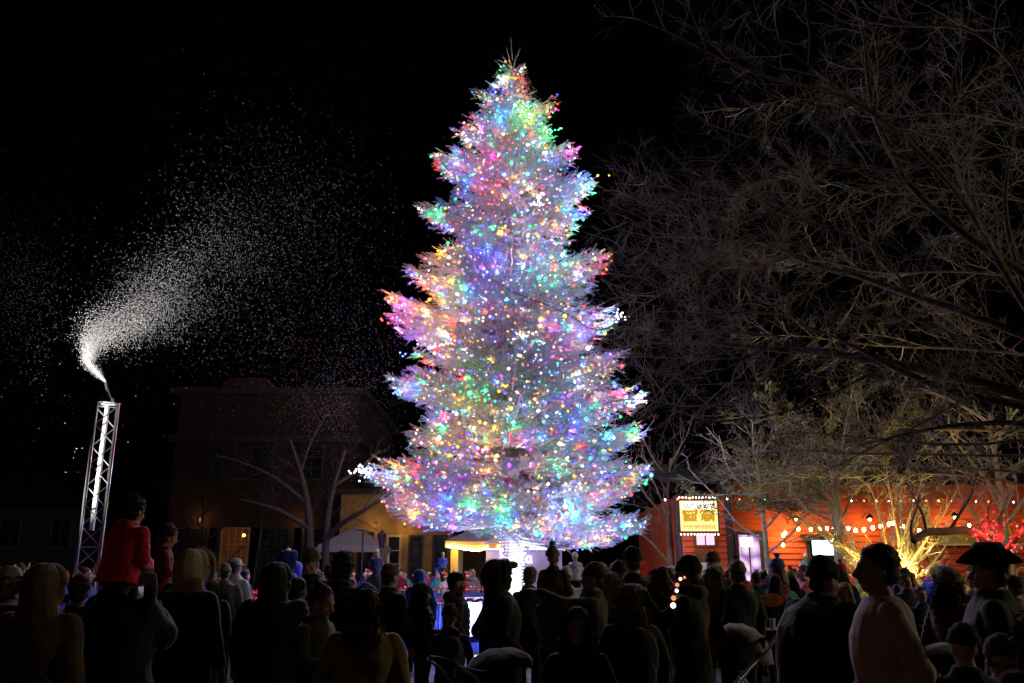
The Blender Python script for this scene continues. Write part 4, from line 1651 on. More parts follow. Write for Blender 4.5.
# drift towards the spruce and at far left
P = []
for (x, y, sx, sy, D, sd, n) in [(300, 240, 50, 60, 18, 2, 2200), (350, 380, 45, 50, 20, 2.5, 3600), (325, 405, 20, 22, 20, 1.2, 1100), (26, 300, 28, 55, 16, 1.5, 1100), (18, 285, 20, 28, 16, 1, 600), (240, 330, 60, 50, 17, 2, 1200), (420, 200, 60, 90, 22, 2, 70), (640, 420, 30, 40, 21, 2, 260), (80, 450, 40, 30, 15, 1, 50), (650, 470, 60, 50, 20, 2, 260)]:
    xs = rng.normal(x, sx, n)
    ys = rng.normal(y, sy, n)
    ds = rng.normal(D, sd, n)
    for i in range(n):
        if ys[i] < 560:
            P.append(tuple(at(xs[i], ys[i], max(9, ds[i]))))
flakes('snow_flakes', P, 0.0054, 'sparse foam flakes drifting across the black sky')

# ------------------------------------------------------------------ fence ring, garlands, lit gift boxes
STEEL = mat('galvanised_steel', (0.55, 0.56, 0.6), 0.35, 0.15, 5, 0.05, metal=0.7)
BLUEF = mat('blue_mesh_fabric', (0.06, 0.09, 0.35), 0.9, 0.25, 6, 0.2)
NF = 20
RF = 7.9
wf = 2 * RF * math.sin(math.pi / NF) - 0.06


def barrier_mesh():
    b = MB()
    h = 1.08
    x = wf / 2
    b.tube([(-x, 0, 0.12), (-x, 0, h - 0.08), (-x + 0.08, 0, h), (x - 0.08, 0, h), (x, 0, h - 0.08), (x, 0, 0.12), (-x, 0, 0.12)], 0.019, 8)
    n = 16
    for i in range(1, n):
        xx = -x + 2 * x * i / n
        b.tube([(xx, 0, 0.13), (xx, 0, h - 0.01)], 0.007, 5)
    fr = b.mesh('frame', STEEL)
    b = MB()
    for s_ in (-1, 1):
        xx = s_ * (x - 0.25)
        b.tube([(xx, -0.28, 0.01), (xx, 0, 0.12), (xx, 0.28, 0.01)], 0.015, 6)
    ft = b.mesh('foot', STEEL)
    b = MB()
    b.box((-x + 0.05, 0.022, 0.2), (x - 0.05, 0.026, h - 0.12))
    fb = b.mesh('fabric', BLUEF)
    return fr, ft, fb


fr, ft, fb = barrier_mesh()
clock = ['due right of', 'right and slightly behind', 'behind and right of', 'behind, well right of', 'behind, just right of', 'directly behind', 'behind, just left of', 'behind, well left of', 'behind and left of', 'left and slightly behind',
         'due left of', 'left and slightly before', 'front left of', 'front, well left of', 'front, just left of', 'directly before', 'front, just right of', 'front, well right of', 'front right of', 'right and slightly before']
GRB = [emat('garland_red', (1.0, 0.02, 0.03), 5, False), emat('garland_white', (0.8, 0.85, 1.0), 5, False)]
gar_pts = [(rng.uniform(-wf / 2, wf / 2), rng.normal(0, 0.035), 0.0 + rng.normal(0, 0.03)) for _ in range(10)]
gar_mesh = bulbs_mesh('bulbs', gar_pts, 0.014, GRB, [0] * 9 + [1] * 1)
gb_ = TB()
gp_ = np.stack([np.linspace(-wf / 2, wf / 2, 40), 0.03 * np.sin(np.arange(40) * 1.9), 0.03 * np.cos(np.arange(40) * 1.9)], 1)
gb_.path(gp_, [0.03] * 40, 5)
gtin = np_mesh('tinsel', np.concatenate(gb_.V), np.concatenate(gb_.Q), mat('red_tinsel', (0.45, 0.02, 0.03), 0.4, 0.3, 20, 0.4), smooth=True)
for i in range(NF):
    ph = 2 * math.pi * (i + 0.5) / NF
    loc = (RF * math.cos(ph), TD + RF * math.sin(ph), 0.0)
    t = empty('crowd_barrier', loc, ph + math.pi / 2)
    setp(t, 'steel crowd barrier with blue mesh, %s the spruce' % clock[i], 'barrier', 'crowd barriers ringing the spruce')
    link('frame', fr, t)
    link('foot', ft, t)
    link('fabric', fb, t)
    q = empty('light_garland', (loc[0], loc[1], 1.125), ph + math.pi / 2)
    setp(q, 'red tinsel garland with tiny red lights on the barrier %s the spruce' % clock[i], 'garland', 'red garlands on the barriers')
    link('tinsel', gtin, q)
    link('bulbs', gar_mesh, q)


for (px_, py_, lab) in [(233, 602, 'glowing red lamp clipped to the barrier rail beside the pink-hatted child'), (262, 607, 'glowing red lamp clipped to the barrier rail right of the child in the pink vest')]:
    p_ = at(px_, py_, 19.9)
    t = empty('red_lamp', p_)
    setp(t, lab, 'lamp', 'red lamps on the barrier')
    b = MB()
    b.box((-0.04, 0.02, -0.10), (0.04, 0.06, -0.02))
    b.build('clip', IRON, t)
    b = MB()
    b.ell((0, 0, 0.03), (0.055, 0.055, 0.06))
    b.build('bulb', emat('red_lamp_glow', (1.0, 0.10, 0.06), 5, False), t, True)
    ld = bpy.data.lights.new('red_lamp_light', 'POINT')
    ld.energy = 35
    ld.color = (1.0, 0.03, 0.04)
    ld.shadow_soft_size = 0.05
    lo = bpy.data.objects.new('lamp_light', ld)
    COL.objects.link(lo)
    lo.parent = t
    lo.location = (0, -0.25, 0.12)


def gift(px, D, w_, h_, label, cols, dens=900, bow=True):
    p = at(px, 620, D)
    t = empty('lit_gift_box', (p.x, D, 0))
    setp(t, label, 'light display', 'glowing gift boxes under the spruce')
    b = MB()
    q = w_ / 2
    for (x, y) in ((-q, -q), (q, -q), (q, q), (-q, q)):
        b.tube([(x, y, 0), (x, y, h_)], 0.012, 5)
    for z in (0.02, h_):
        for (p0, p1) in (((-q, -q), (q, -q)), ((q, -q), (q, q)), ((q, q), (-q, q)), ((-q, q), (-q, -q))):
            b.tube([(*p0, z), (*p1, z)], 0.012, 5)
    b.build('frame', WHITEP, t)
    b = MB()
    b.box((-q + 0.03, -q + 0.03, 0.03), (q - 0.03, q - 0.03, h_ - 0.03))
    b.build('panel', mat('frosted_panel', (0.7, 0.7, 0.8), 0.7, 0.05, 5, 0.1), t)
    pts, mi = [], []
    for _ in range(dens):
        s_ = random.randrange(3)
        z = random.uniform(0.02, h_)
        u2 = random.uniform(-q, q)
        pp = {0: (u2, -q - 0.012, z), 1: (-q - 0.012, u2, z), 2: (q + 0.012, u2, z)}[s_]
        pts.append(pp)
        zone = z / h_
        mi.append(2 if zone < 0.16 and random.random() < .8 else (0 if random.random() < 0.7 else 1))
    o = link('bulbs', bulbs_mesh('bulbs', pts, 0.011, cols, mi), t)
    o['kind'] = 'stuff'


gift(470, 24.2, 0.62, 1.0, 'box covered in white and blue lights, glowing between the silhouettes', [emat('gift_white', (0.7, 0.72, 1.0), 6, False), emat('gift_blue', (0.12, 0.2, 1.0), 6, False), emat('gift_red', (1.0, 0.04, 0.10), 6, False)])
def light_panel():
    p0 = at(458.5, 603, 16.9)
    p1 = at(480.5, 636, 16.9)
    W_, Hh = p1.x - p0.x, p0.z - p1.z
    t = empty('light_display', ((p0.x + p1.x) / 2, 16.9, p1.z))
    setp(t, 'dazzling blue-white panel of tiny lights hung on the barrier left of the peaked hood', 'light display')
    b = MB()
    b.box((-W_ / 2, 0, 0), (W_ / 2, 0.05, Hh))
    b.build('panel', mat('frosted_panel', (0.7, 0.7, 0.8)), t)
    b = MB()
    for (a0, a1) in (((-W_ / 2, Hh), (W_ / 2, Hh)), ((-W_ / 2, 0), (W_ / 2, 0)), ((-W_ / 2, 0), (-W_ / 2, Hh)), ((W_ / 2, 0), (W_ / 2, Hh))):
        b.tube([(a0[0], 0, a0[1]), (a1[0], 0, a1[1])], 0.012, 6)
    b.build('frame', WHITEP, t)
    pts, mi = [], []
    for _ in range(750):
        z = random.uniform(0.01, Hh)
        pts.append((random.uniform(-W_ / 2, W_ / 2), -0.008 - random.random() * 0.02, z))
        mi.append(2 if z < Hh * 0.2 and random.random() < 0.85 else (0 if random.random() < 0.3 else 1))
    o = link('bulbs', bulbs_mesh('bulbs', pts, 0.0075, [emat('panel_white', (0.65, 0.7, 1.0), 6, False), emat('panel_blue', (0.10, 0.2, 1.0), 6, False), emat('panel_red', (1.0, 0.04, 0.10), 5, False)], mi), t)
    o['kind'] = 'stuff'


light_panel()
pl_ = bpy.data.objects['light_display']
for k in range(4):
    bulb_light((random.uniform(-.2, .2), -0.22, 0.1 + 0.14 * k), 0, 1, pl_, (0.25, 0.3, 1.0), 34.0)
gift(545, 26.5, 0.5, 0.7, 'smaller white-lit box just right of the spruce trunk', [emat('gift_white', (0.7, 0.72, 1.0), 6, False), emat('gift_blue', (0.12, 0.2, 1.0), 6, False), emat('gift_red', (1.0, 0.04, 0.10), 6, False)], 400)
# ------------------------------------------------------------------ people
def fuzz(me, n, L, down=0.8, nrm=0.45, wid=0.0016):
    """loose strands standing off a hair or fur surface"""
    nv = len(me.vertices)
    co = np.empty(nv * 3, dtype=np.float32)
    no = np.empty(nv * 3, dtype=np.float32)
    me.vertices.foreach_get('co', co)
    me.vertices.foreach_get('normal', no)
    co = co.reshape(-1, 3)
    no = no.reshape(-1, 3)
    Fq = [tuple(p.vertices) for p in me.polygons]
    ix = rng.integers(0, nv, n)
    c, m_ = co[ix], no[ix]
    d = m_ * nrm + np.array([0, 0, -down]) + rng.normal(0, 0.3, (n, 3))
    d /= np.linalg.norm(d, axis=1)[:, None]
    sd = np.cross(d, m_ + rng.normal(0, 0.2, (n, 3)))
    sd /= np.linalg.norm(sd, axis=1)[:, None] + 1e-9
    l = L * rng.uniform(0.4, 1.3, (n, 1))
    v0 = c - sd * wid
    v1 = c + sd * wid
    v2 = c + d * l * 0.6 + m_ * l * 0.12
    v3 = c + d * l
    V = np.concatenate([co, np.stack([v0, v1, v2, v3], 1).reshape(-1, 3)])
    for i in range(n):
        b0 = nv + i * 4
        Fq.append((b0, b0 + 1, b0 + 2))
        Fq.append((b0, b0 + 2, b0 + 3))
    out = bpy.data.meshes.new(me.name)
    out.from_pydata([tuple(x) for x in V.tolist()], [], Fq)
    out.polygons.foreach_set('use_smooth', np.ones(len(out.polygons), dtype=bool))
    out.update()
    return out


def fold(amp, seed=0.0, fz=14.0):
    def f(co):
        return amp * 1.35 * (np.sin(co[:, 2] * fz + 2.5 * np.sin(co[:, 0] * 7 + seed) + seed) * 0.6 + np.sin(co[:, 0] * 23 + co[:, 2] * 9 + seed * 2) * 0.25 + np.sin(co[:, 1] * 19 - co[:, 2] * 17 + seed) * 0.35)
    return f


def puff(amp, sp=0.085):
    def f(co):
        return amp * (np.abs(np.sin(co[:, 2] * math.pi / sp + 0.25 * np.sin(co[:, 0] * 9))) - 0.6) + 0.004 * np.sin(co[:, 0] * 31 + co[:, 2] * 13)
    return f


def hair_disp(amp):
    def f(co):
        a = np.arctan2(co[:, 1], co[:, 0])
        return amp * (np.sin(a * 17 + 3 * np.sin(co[:, 2] * 11)) * 0.6 + np.sin(a * 41 + co[:, 2] * 20) * 0.4)
    return f


def curl(amp):
    def f(co):
        return amp * (np.sin(co[:, 0] * 95) * np.sin(co[:, 1] * 90 + 1) + np.sin(co[:, 2] * 100 + co[:, 0] * 40))
    return f


ARMS = {
    'down': ((0.275, -0.03, 1.15), (0.27, 0.09, 0.90)),
    'pocket': ((0.31, -0.09, 1.15), (0.215, 0.12, 0.98)),
    'front': ((0.25, 0.04, 1.14), (0.10, 0.27, 1.12)),
    'phone': ((0.22, 0.20, 1.24), (0.10, 0.36, 1.46)),
    'up': ((0.23, 0.10, 1.50), (0.16, 0.16, 1.74)),
    'fold': ((0.25, 0.06, 1.15), (-0.02, 0.24, 1.20)),
    'reach': ((0.22, 0.26, 1.40), (0.16, 0.52, 1.50)),
    'hold_legs': ((0.22, 0.18, 1.20), (0.13, 0.20, 1.34)),
}


def fingers(b, wst, d, s, curlv=0.5, fr=0.0095):
    d = Vector(d).normalized()
    up = Vector((0, 0, 1)) if abs(d.z) < 0.8 else Vector((0, 1, 0))
    sd = d.cross(up).normalized()
    nrm = sd.cross(d).normalized()
    w_ = Vector(wst)
    rot = Matrix((sd, d, nrm)).transposed()
    b.ell(w_ + d * 0.05, (0.042, 0.055, 0.018), rot)
    for i, L in enumerate((0.066, 0.076, 0.070, 0.054)):
        o = (i - 1.5) * 0.0225
        p0 = w_ + d * 0.085 + sd * o
        p1 = p0 + d * L * 0.5 - nrm * L * 0.12
        p2 = p1 + (d * 0.75 - nrm * curlv).normalized() * L * 0.35
        p3 = p2 + (d * 0.4 - nrm * (curlv + 0.4)).normalized() * L * 0.28
        b.tube([p0, p1, p2, p3], [fr, fr * 0.95, fr * 0.88, fr * 0.75], 7)
        b.ell(p3, fr * 0.75)
    p0 = w_ + d * 0.035 + sd * 0.036 * s
    p1 = p0 + (d * 0.6 + sd * 0.7 * s).normalized() * 0.035
    p2 = p1 + (d * 0.9 + sd * 0.1 * s - nrm * 0.2).normalized() * 0.032
    b.tube([p0, p1, p2], [0.013, 0.0115, 0.009], 7)
    b.ell(p2, 0.009)


def person_parts(S):
    """S: spec dict -> list of (part name, mesh, material or None(body), parentpart)"""
    vox = S.get('vox', 0.018)
    near = vox < 0.016
    hs = S.get('hs', 1.0)
    fat = S.get('fat', 0.0)
    hy = R(S.get('head_yaw', 0))
    ht = R(S.get('head_tilt', 0))
    lean = R(S.get('lean', 0))
    sit = S.get('sit', False)
    skin = S.get('skin', SKIN)
    NECK = Vector((0, 0, 1.50))
    LM = Matrix.Translation((0, 0, 0.95)) @ Matrix.Rotation(-lean, 4, 'X') @ Matrix.Translation((0, 0, -0.95))
    HM = LM @ Matrix.Translation(NECK) @ Matrix.Rotation(hy, 4, 'Z') @ Matrix.Rotation(-ht, 4, 'X') @ Matrix.Scale(hs, 4) @ Matrix.Translation(-NECK)
    out = []
    arml = S.get('arm_l', 'down')
    armr = S.get('arm_r', 'down')
    SH = {-1: (arml if isinstance(arml, tuple) else ARMS[arml]), 1: (armr if isinstance(armr, tuple) else ARMS[armr])}
    glove = S.get('gloves')
    if sit:
        LEG = {s: [(0.09 * s, 0.02, 0.93), (0.15 * s, 0.30, 0.94), (0.12 * s, 0.36, 0.56)] for s in (-1, 1)}
    elif S.get('stride'):
        st = S['stride']
        LEG = {-1: [(-0.09, 0, 0.92), (-0.10, st * 0.6, 0.50), (-0.10, st * 0.7, 0.09)], 1: [(0.09, 0, 0.92), (0.10, -st * 0.2, 0.50), (0.10, -st, 0.10)]}
    else:
        LEG = {s: [(0.09 * s, 0, 0.92), (0.105 * s, 0.02, 0.50), (0.12 * s, -0.01, 0.09)] for s in (-1, 1)}
    # body
    b = MB()
    b.M = HM
    b.ell((0, -0.012, 1.655), (0.076, 0.096, 0.096))
    b.ell((0, 0.018, 1.61), (0.066, 0.076, 0.098))
    b.cap((0, 0.03, 1.565), (0, 0.058, 1.538), 0.046, 0.028)
    b.cap((0, 0.088, 1.642), (0, 0.113, 1.600), 0.010, 0.0155)
    b.ell((0, 0.076, 1.660), (0.050, 0.020, 0.011))
    b.ell((0, 0.088, 1.574), (0.025, 0.013, 0.008))
    b.ell((0, 0.087, 1.562), (0.022, 0.012, 0.008))
    for s in (-1, 1):
        b.ell((s * 0.077, -0.008, 1.612), (0.011, 0.022, 0.034))
        b.ell((s * 0.040, 0.060, 1.598), (0.024, 0.02, 0.022))
    b.cap((0, 0.0, 1.56), (0, -0.012, 1.46), 0.056, 0.062)
    b.M = LM
    b.cap((0, -0.012, 1.50), (0, -0.02, 1.40), 0.062, 0.08)
    b.loft([(0.88, 0.13, 0.09, 0, 0), (1.05, 0.12, 0.08, 0, 0), (1.28, 0.15, 0.10, 0, 0), (1.42, 0.15, 0.08, 0, -0.01), (1.46, 0.08, 0.06, 0, -0.01)])
    for s in (-1, 1):
        e, wv_ = SH[s]
        e = Vector((e[0] * s, e[1], e[2]))
        wv_ = Vector((wv_[0] * s, wv_[1], wv_[2]))
        b.cap((s * 0.165, -0.01, 1.405), e, 0.048, 0.036)
        b.cap(e, wv_, 0.036, 0.026)
        if near and not glove:
            fingers(b, wv_, wv_ - e, -s)
        else:
            d = (wv_ - e).normalized()
            b.cap(wv_, wv_ + d * 0.09, 0.028, 0.032)
            b.cap(wv_ + d * 0.09, wv_ + d * 0.15, 0.022, 0.014)
    b.M = None
    for s in (-1, 1):
        h, k, a_ = LEG[s]
        b.cap(h, k, 0.075, 0.05)
        b.cap(k, a_, 0.05, 0.035)
        b.cap(a_, (a_[0], a_[1] + 0.09, a_[2] - 0.05), 0.035, 0.025)
    out.append(('body', b.remesh('person', min(vox, 0.014) if near else vox, 1), skin, None))
    # eyes
    if near and S.get('eyes', True):
        for s in (-1, 1):
            b = MB()
            b.M = HM
            b.ell((s * 0.030, 0.086, 1.636), (0.013, 0.009, 0.007))
            out.append(('eye', b.mesh('eye', mat('eye', (0.03, 0.02, 0.015), 0.1, 0, 1, 0, spec=0.8), True), None, None))
    # trousers
    b = MB()
    b.loft([(0.78, 0.12, 0.10, 0, 0), (0.92, 0.165 + fat, 0.115 + fat, 0, 0), (1.05, 0.15 + fat, 0.11 + fat, 0, 0)])
    for s in (-1, 1):
        h, k, a_ = LEG[s]
        b.cap(h, k, 0.098, 0.072)
        b.cap(k, (a_[0], a_[1], a_[2] + 0.02), 0.072, 0.060)
    out.append(('trousers', b.remesh('trousers', vox, 1, fold(0.008, 1)), S.get('legs', cloth((0.02, 0.022, 0.035))), None))
    for s in (-1, 1):
        a_ = LEG[s][2]
        b = MB()
        b.ell((a_[0], a_[1] + 0.055, a_[2] - 0.045), (0.048, 0.125, 0.045))
        b.cap((a_[0], a_[1], a_[2] + 0.03), (a_[0], a_[1], a_[2] - 0.04), 0.05, 0.045)
        out.append(('shoe', b.mesh('shoe', S.get('shoe', cloth((0.03, 0.025, 0.02))), True), None, None))
    # coat
    kind = S.get('coat', 'jacket')
    pad = {'jacket': 0.022, 'puffer': 0.045, 'parka': 0.040, 'sweater': 0.014, 'blanket': 0.06}[kind] + fat
    hem = S.get('hem', {'jacket': 0.84, 'puffer': 0.82, 'parka': 0.62, 'sweater': 0.88, 'blanket': 0.5}[kind])
    if sit:
        hem = max(hem, 0.88)
    b = MB()
    b.M = LM
    fl_ = 0.03 if hem < 0.7 else 0.0
    rings = []
    if hem < 0.78:
        rings.append((hem, 0.18 + pad + fl_, 0.14 + pad + fl_, 0, 0))
    rings += [(max(hem, 0.84), 0.165 + pad + fl_, 0.125 + pad, 0, 0), (1.02, 0.152 + pad, 0.115 + pad, 0, 0.0), (1.16, 0.160 + pad, 0.120 + pad, 0, 0.005),
              (1.30, 0.182 + pad, 0.125 + pad, 0, 0), (1.405, 0.190 + pad * 0.7, 0.105 + pad * 0.8, 0, -0.01), (1.452, 0.150 + pad * 0.6, 0.085 + pad * 0.6, 0, -0.015), (1.49, 0.075 + pad * 0.4, 0.065 + pad * 0.4, 0, -0.012)]
    b.loft(rings)
    for s in (-1, 1):
        e, wv_ = SH[s]
        e = Vector((e[0] * s, e[1], e[2]))
        wv_ = Vector((wv_[0] * s, wv_[1], wv_[2]))
        b.cap((s * (0.160 + pad * 0.5), -0.01, 1.395), e, 0.056 + pad * 0.4, 0.048 + pad * 0.4)
        b.cap(e, e + (wv_ - e) * 0.96, 0.050 + pad * 0.5, 0.036 + pad * 0.4)
    if kind in ('puffer', 'parka', 'jacket') and not S.get('hood_up'):
        b.tube([(0.07 * math.cos(t), -0.012 + 0.065 * math.sin(t), 1.495) for t in np.linspace(0, 2 * math.pi, 13)], 0.022 + pad * 0.2, 8)
    if kind == 'puffer':
        dsp = puff(0.010, 0.068)
    elif kind == 'sweater':
        dsp = fold(0.005, 2, 24)
    else:
        dsp = fold(0.011, S.get('seed', 0))
    cm = S.get('ccol', cloth((0.03, 0.03, 0.035)))
    out.append((S.get('coat_name', {'sweater': 'sweater', 'blanket': 'blanket'}.get(kind, 'coat')), b.remesh('coat', vox, 1, dsp), cm, None))
    if S.get('sleeve_cuffs'):
        pass
    if S.get('gloves'):
        for s in (-1, 1):
            e, wv_ = SH[s]
            e = Vector((e[0] * s, e[1], e[2]))
            wv_ = Vector((wv_[0] * s, wv_[1], wv_[2]))
            b = MB()
            b.M = LM
            d = (wv_ - e).normalized()
            b.cap(wv_, wv_ + d * 0.1, 0.036, 0.042)
            b.cap(wv_ + d * 0.09, wv_ + d * 0.15, 0.036, 0.024)
            out.append(('glove', b.mesh('glove', S['gloves'], True), None, None))
    if S.get('hood_up'):
        b = MB()
        b.M = HM
        k = S.get('hood_k', 1.0)
        b.ell((0, -0.042, 1.640), (0.112 * k, 0.128 * k, 0.138 * k))
        b.loft([(1.44, 0.13 * k, 0.11 * k, 0, -0.03), (1.50, 0.112 * k, 0.098 * k, 0, -0.035), (1.58, 0.108 * k, 0.10 * k, 0, -0.045), (1.64, 0.10 * k, 0.10 * k, 0, -0.045)])
        b.tube([(0.088 * k * math.cos(t), 0.060, 1.628 + 0.128 * k * math.sin(t)) for t in np.linspace(-0.9, math.pi + 0.9, 20)], 0.026, 8)
        b.tube([(0.10 * k * math.cos(t), 0.02, 1.628 + 0.125 * k * math.sin(t)) for t in np.linspace(-0.9, math.pi + 0.9, 20)], 0.028, 8)
        if S.get('peak'):
            b.ell((0, 0.10, 1.735), (0.06, 0.07, 0.03))
        out.append(('hood', b.remesh('hood', max(0.009, vox * 0.8), 2, fold(0.006, 3)), S.get('hood_col', cm), None))
        if S.get('fur'):
            b = MB()
            b.M = HM
            for i in range(26):
                th = -0.5 + (math.pi + 1.0) * i / 25
                b.ell((0.122 * k * math.cos(th), 0.10, 1.618 + 0.14 * k * math.sin(th)), 0.024 + 0.006 * math.sin(i * 2.3))
            out.append(('fur_trim', fuzz(b.remesh('fur', 0.010, 0, curl(0.004)), 1500 if near else 200, 0.03, 0.1, 1.0), S['fur'], None))
    if S.get('hood_down'):
        b = MB()
        b.M = LM
        b.ell((0, -0.10, 1.475), (0.13, 0.075, 0.07))
        b.ell((0, -0.06, 1.50), (0.12, 0.06, 0.045))
        out.append(('hood', b.remesh('hood', max(0.01, vox), 2, fold(0.007, 3)), S.get('hood_col', cm), None))
    if S.get('scarf'):
        b = MB()
        b.M = LM
        b.tube([(0.085 * math.cos(t), 0.0 + 0.085 * math.sin(t), 1.505 + 0.012 * math.sin(3 * t)) for t in np.linspace(0, 2 * math.pi, 15)], 0.038, 8)
        out.append(('scarf', b.remesh('scarf', 0.012, 1, fold(0.004, 1, 60)), S['scarf'], None))
    # hair
    hair = S.get('hair')
    hc = S.get('hcol', mat('dark_hair', (0.025, 0.016, 0.011), 0.45, 0.4, 8, 0.5, spec=0.4, stretch=(6, 6, 1)))
    if hair:
        b = MB()
        b.M = HM
        if hair == 'short':
            b.ell((0, -0.030, 1.678), (0.085, 0.098, 0.090))
            b.ell((0, 0.018, 1.718), (0.060, 0.050, 0.030))
            b.ell((0, -0.065, 1.60), (0.066, 0.045, 0.055))
            d_ = hair_disp(0.0018)
        elif hair == 'long':
            b.ell((0, -0.028, 1.672), (0.092, 0.104, 0.098))
            b.loft([(1.36, 0.075, 0.035, 0, -0.125), (1.44, 0.125, 0.055, 0, -0.11), (1.52, 0.12, 0.065, 0, -0.085), (1.62, 0.098, 0.075, 0, -0.05), (1.68, 0.08, 0.07, 0, -0.03)])
            for s in (-1, 1):
                b.cap((s * 0.078, 0.005, 1.65), (s * 0.095, 0.005, 1.45), 0.026, 0.030)
            d_ = hair_disp(0.007)
        elif hair == 'curly':
            b.ell((0, -0.03, 1.68), (0.105, 0.112, 0.105))
            b.ell((0, -0.055, 1.60), (0.095, 0.07, 0.08))
            d_ = curl(0.010)
        elif hair == 'bun':
            b.ell((0, -0.030, 1.676), (0.086, 0.098, 0.090))
            b.ell((0, -0.10, 1.735), 0.042)
            d_ = hair_disp(0.004)
        hm2 = b.remesh('hair', max(0.009, vox * 0.75), 1, d_)
        if near:
            hm2 = fuzz(hm2, {'short': 900, 'bun': 700, 'long': 1500, 'curly': 1800}[hair], {'short': 0.022, 'bun': 0.03, 'long': 0.07, 'curly': 0.03}[hair], 0.1 if hair == 'curly' else 0.8)
        out.append(('hair', hm2, hc, None))
    hat = S.get('hat')
    hm_ = S.get('hatcol', cloth((0.03, 0.03, 0.04)))
    if hat:
        b = MB()
        b.M = HM
        y0 = -0.014
        if hat in ('beanie', 'bobble'):
            g = S.get('hat_k', 1.0)
            b.loft([(1.652, 0.092 * g, 0.113 * g, 0, y0), (1.664, 0.097 * g, 0.118 * g, 0, y0), (1.70, 0.096 * g, 0.117 * g, 0, y0 - .004), (1.706, 0.089 * g, 0.108 * g, 0, y0 - .004), (1.745, 0.077 * g, 0.094 * g, 0, y0 - 0.008), (1.775, 0.052 * g, 0.064 * g, 0, y0 - 0.012), (1.792, 0.018 * g, 0.022 * g, 0, y0 - 0.015)])
            hmm = b.mesh('hat', hm_, True)
            if near:
                hmm = fuzz(b.remesh('hat', 0.010, 0, curl(0.0025)), 900, 0.010, 0.2, 0.9, 0.0012)
                hmm.materials.append(hm_)
            out.append(('hat', hmm, None, None))
            if hat == 'bobble':
                b = MB()
                b.M = HM
                b.ell((0, y0 - 0.015, 1.825), 0.042)
                out.append(('pompom', b.remesh('pompom', 0.009, 0, curl(0.004)), S.get('bobcol', hm_), 'hat'))
        elif hat == 'cap':
            b.loft([(1.668, 0.088, 0.108, 0, y0), (1.715, 0.084, 0.102, 0, y0), (1.748, 0.066, 0.08, 0, y0), (1.766, 0.03, 0.036, 0, y0)])
            out.append(('hat', b.mesh('hat', hm_, True), None, None))
            b = MB()
            b.M = HM
            rot = Matrix.Rotation(R(-8), 3, 'X')
            b.ell((0, 0.115, 1.676), (0.070, 0.080, 0.009), rot)
            out.append(('brim', b.mesh('brim', hm_, True), None, 'hat'))
        elif hat == 'santa':
            b.loft([(1.68, 0.089, 0.110, 0, y0), (1.73, 0.084, 0.10, 0, y0), (1.79, 0.060, 0.07, 0.01, y0 - 0.02), (1.84, 0.036, 0.04, 0.035, y0 - 0.045), (1.855, 0.02, 0.02, 0.08, y0 - 0.07), (1.83, 0.012, 0.012, 0.115, y0 - 0.08)])
            out.append(('hat', b.mesh('hat', cloth((0.65, 0.02, 0.03)), True), None, None))
            WF = mat('white_fur', (0.8, 0.8, 0.8), 0.95, 0.05, 20, 0.5)
            b = MB()
            b.M = HM
            b.loft([(1.652, 0.095, 0.116, 0, y0), (1.668, 0.104, 0.124, 0, y0), (1.69, 0.104, 0.124, 0, y0), (1.704, 0.094, 0.114, 0, y0)])
            out.append(('fur_band', b.mesh('band', WF, True), None, 'hat'))
            b = MB()
            b.M = HM
            b.ell((0.125, y0 - 0.082, 1.815), 0.032)
            out.append(('pompom', b.mesh('pompom', WF, True), None, 'hat'))
        elif hat == 'cowboy':
            b.loft([(1.675, 0.094, 0.114, 0, y0), (1.74, 0.090, 0.108, 0, y0), (1.80, 0.078, 0.092, 0, y0 - 0.004), (1.822, 0.052, 0.075, 0, y0 - 0.006), (1.812, 0.02, 0.05, 0, y0 - 0.004)])
            out.append(('hat', b.mesh('hat', hm_, True), None, None))
            b = MB()
            b.M = HM
            vs, fs = [], []
            nr, na = 5, 28
            for lay in (0, 1):
                for j in range(nr):
                    rr = j / (nr - 1)
                    for i in range(na):
                        t = 2 * math.pi * i / na
                        x = (0.088 + 0.080 * rr) * math.cos(t)
                        y = (0.108 + 0.085 * rr) * math.sin(t)
                        z = 1.682 + 0.11 * rr * rr * math.cos(t) ** 2 + 0.01 * rr * rr * abs(math.sin(t)) + (0.007 if lay else 0)
                        vs.append((x, y + y0, z))
            q_ = nr * na
            for j in range(nr - 1):
                for i in range(na):
                    a0 = j * na + i
                    a1 = j * na + (i + 1) % na
                    fs.append((a0, a0 + na, a1 + na, a1))
                    fs.append((q_ + a0, q_ + a1, q_ + a1 + na, q_ + a0 + na))
            for i in range(na):
                a0 = (nr - 1) * na + i
                a1 = (nr - 1) * na + (i + 1) % na
                fs.append((a0, q_ + a0, q_ + a1, a1))
            b.poly(vs, fs)
            out.append(('brim', b.mesh('brim', hm_, True), None, 'hat'))
    if S.get('headband'):
        b = MB()
        b.M = HM
        b.tube([(0.098 * math.cos(t), -0.01 + 0.05 * math.sin(t) * 0, 1.63 + 0.125 * math.sin(t)) for t in np.linspace(-0.4, math.pi + 0.4, 16)], 0.026, 8)
        out.append(('headband', b.remesh('headband', 0.01, 0, curl(0.004)), S['headband'], None))
    if S.get('vest'):
        b = MB()
        b.M = LM
        p2 = pad + 0.012
        b.loft([(0.86, 0.10, 0.1, 0, 0.04 + pad), (1.0, 0.10, 0.1, 0, 0.035 + pad), (1.3, 0.10, 0.10, 0, 0.045 + pad), (1.44, 0.06, 0.06, 0, 0.03 + pad)])
        out.append(('jumper', b.remesh('jumper', vox, 1), S['vest'], None))
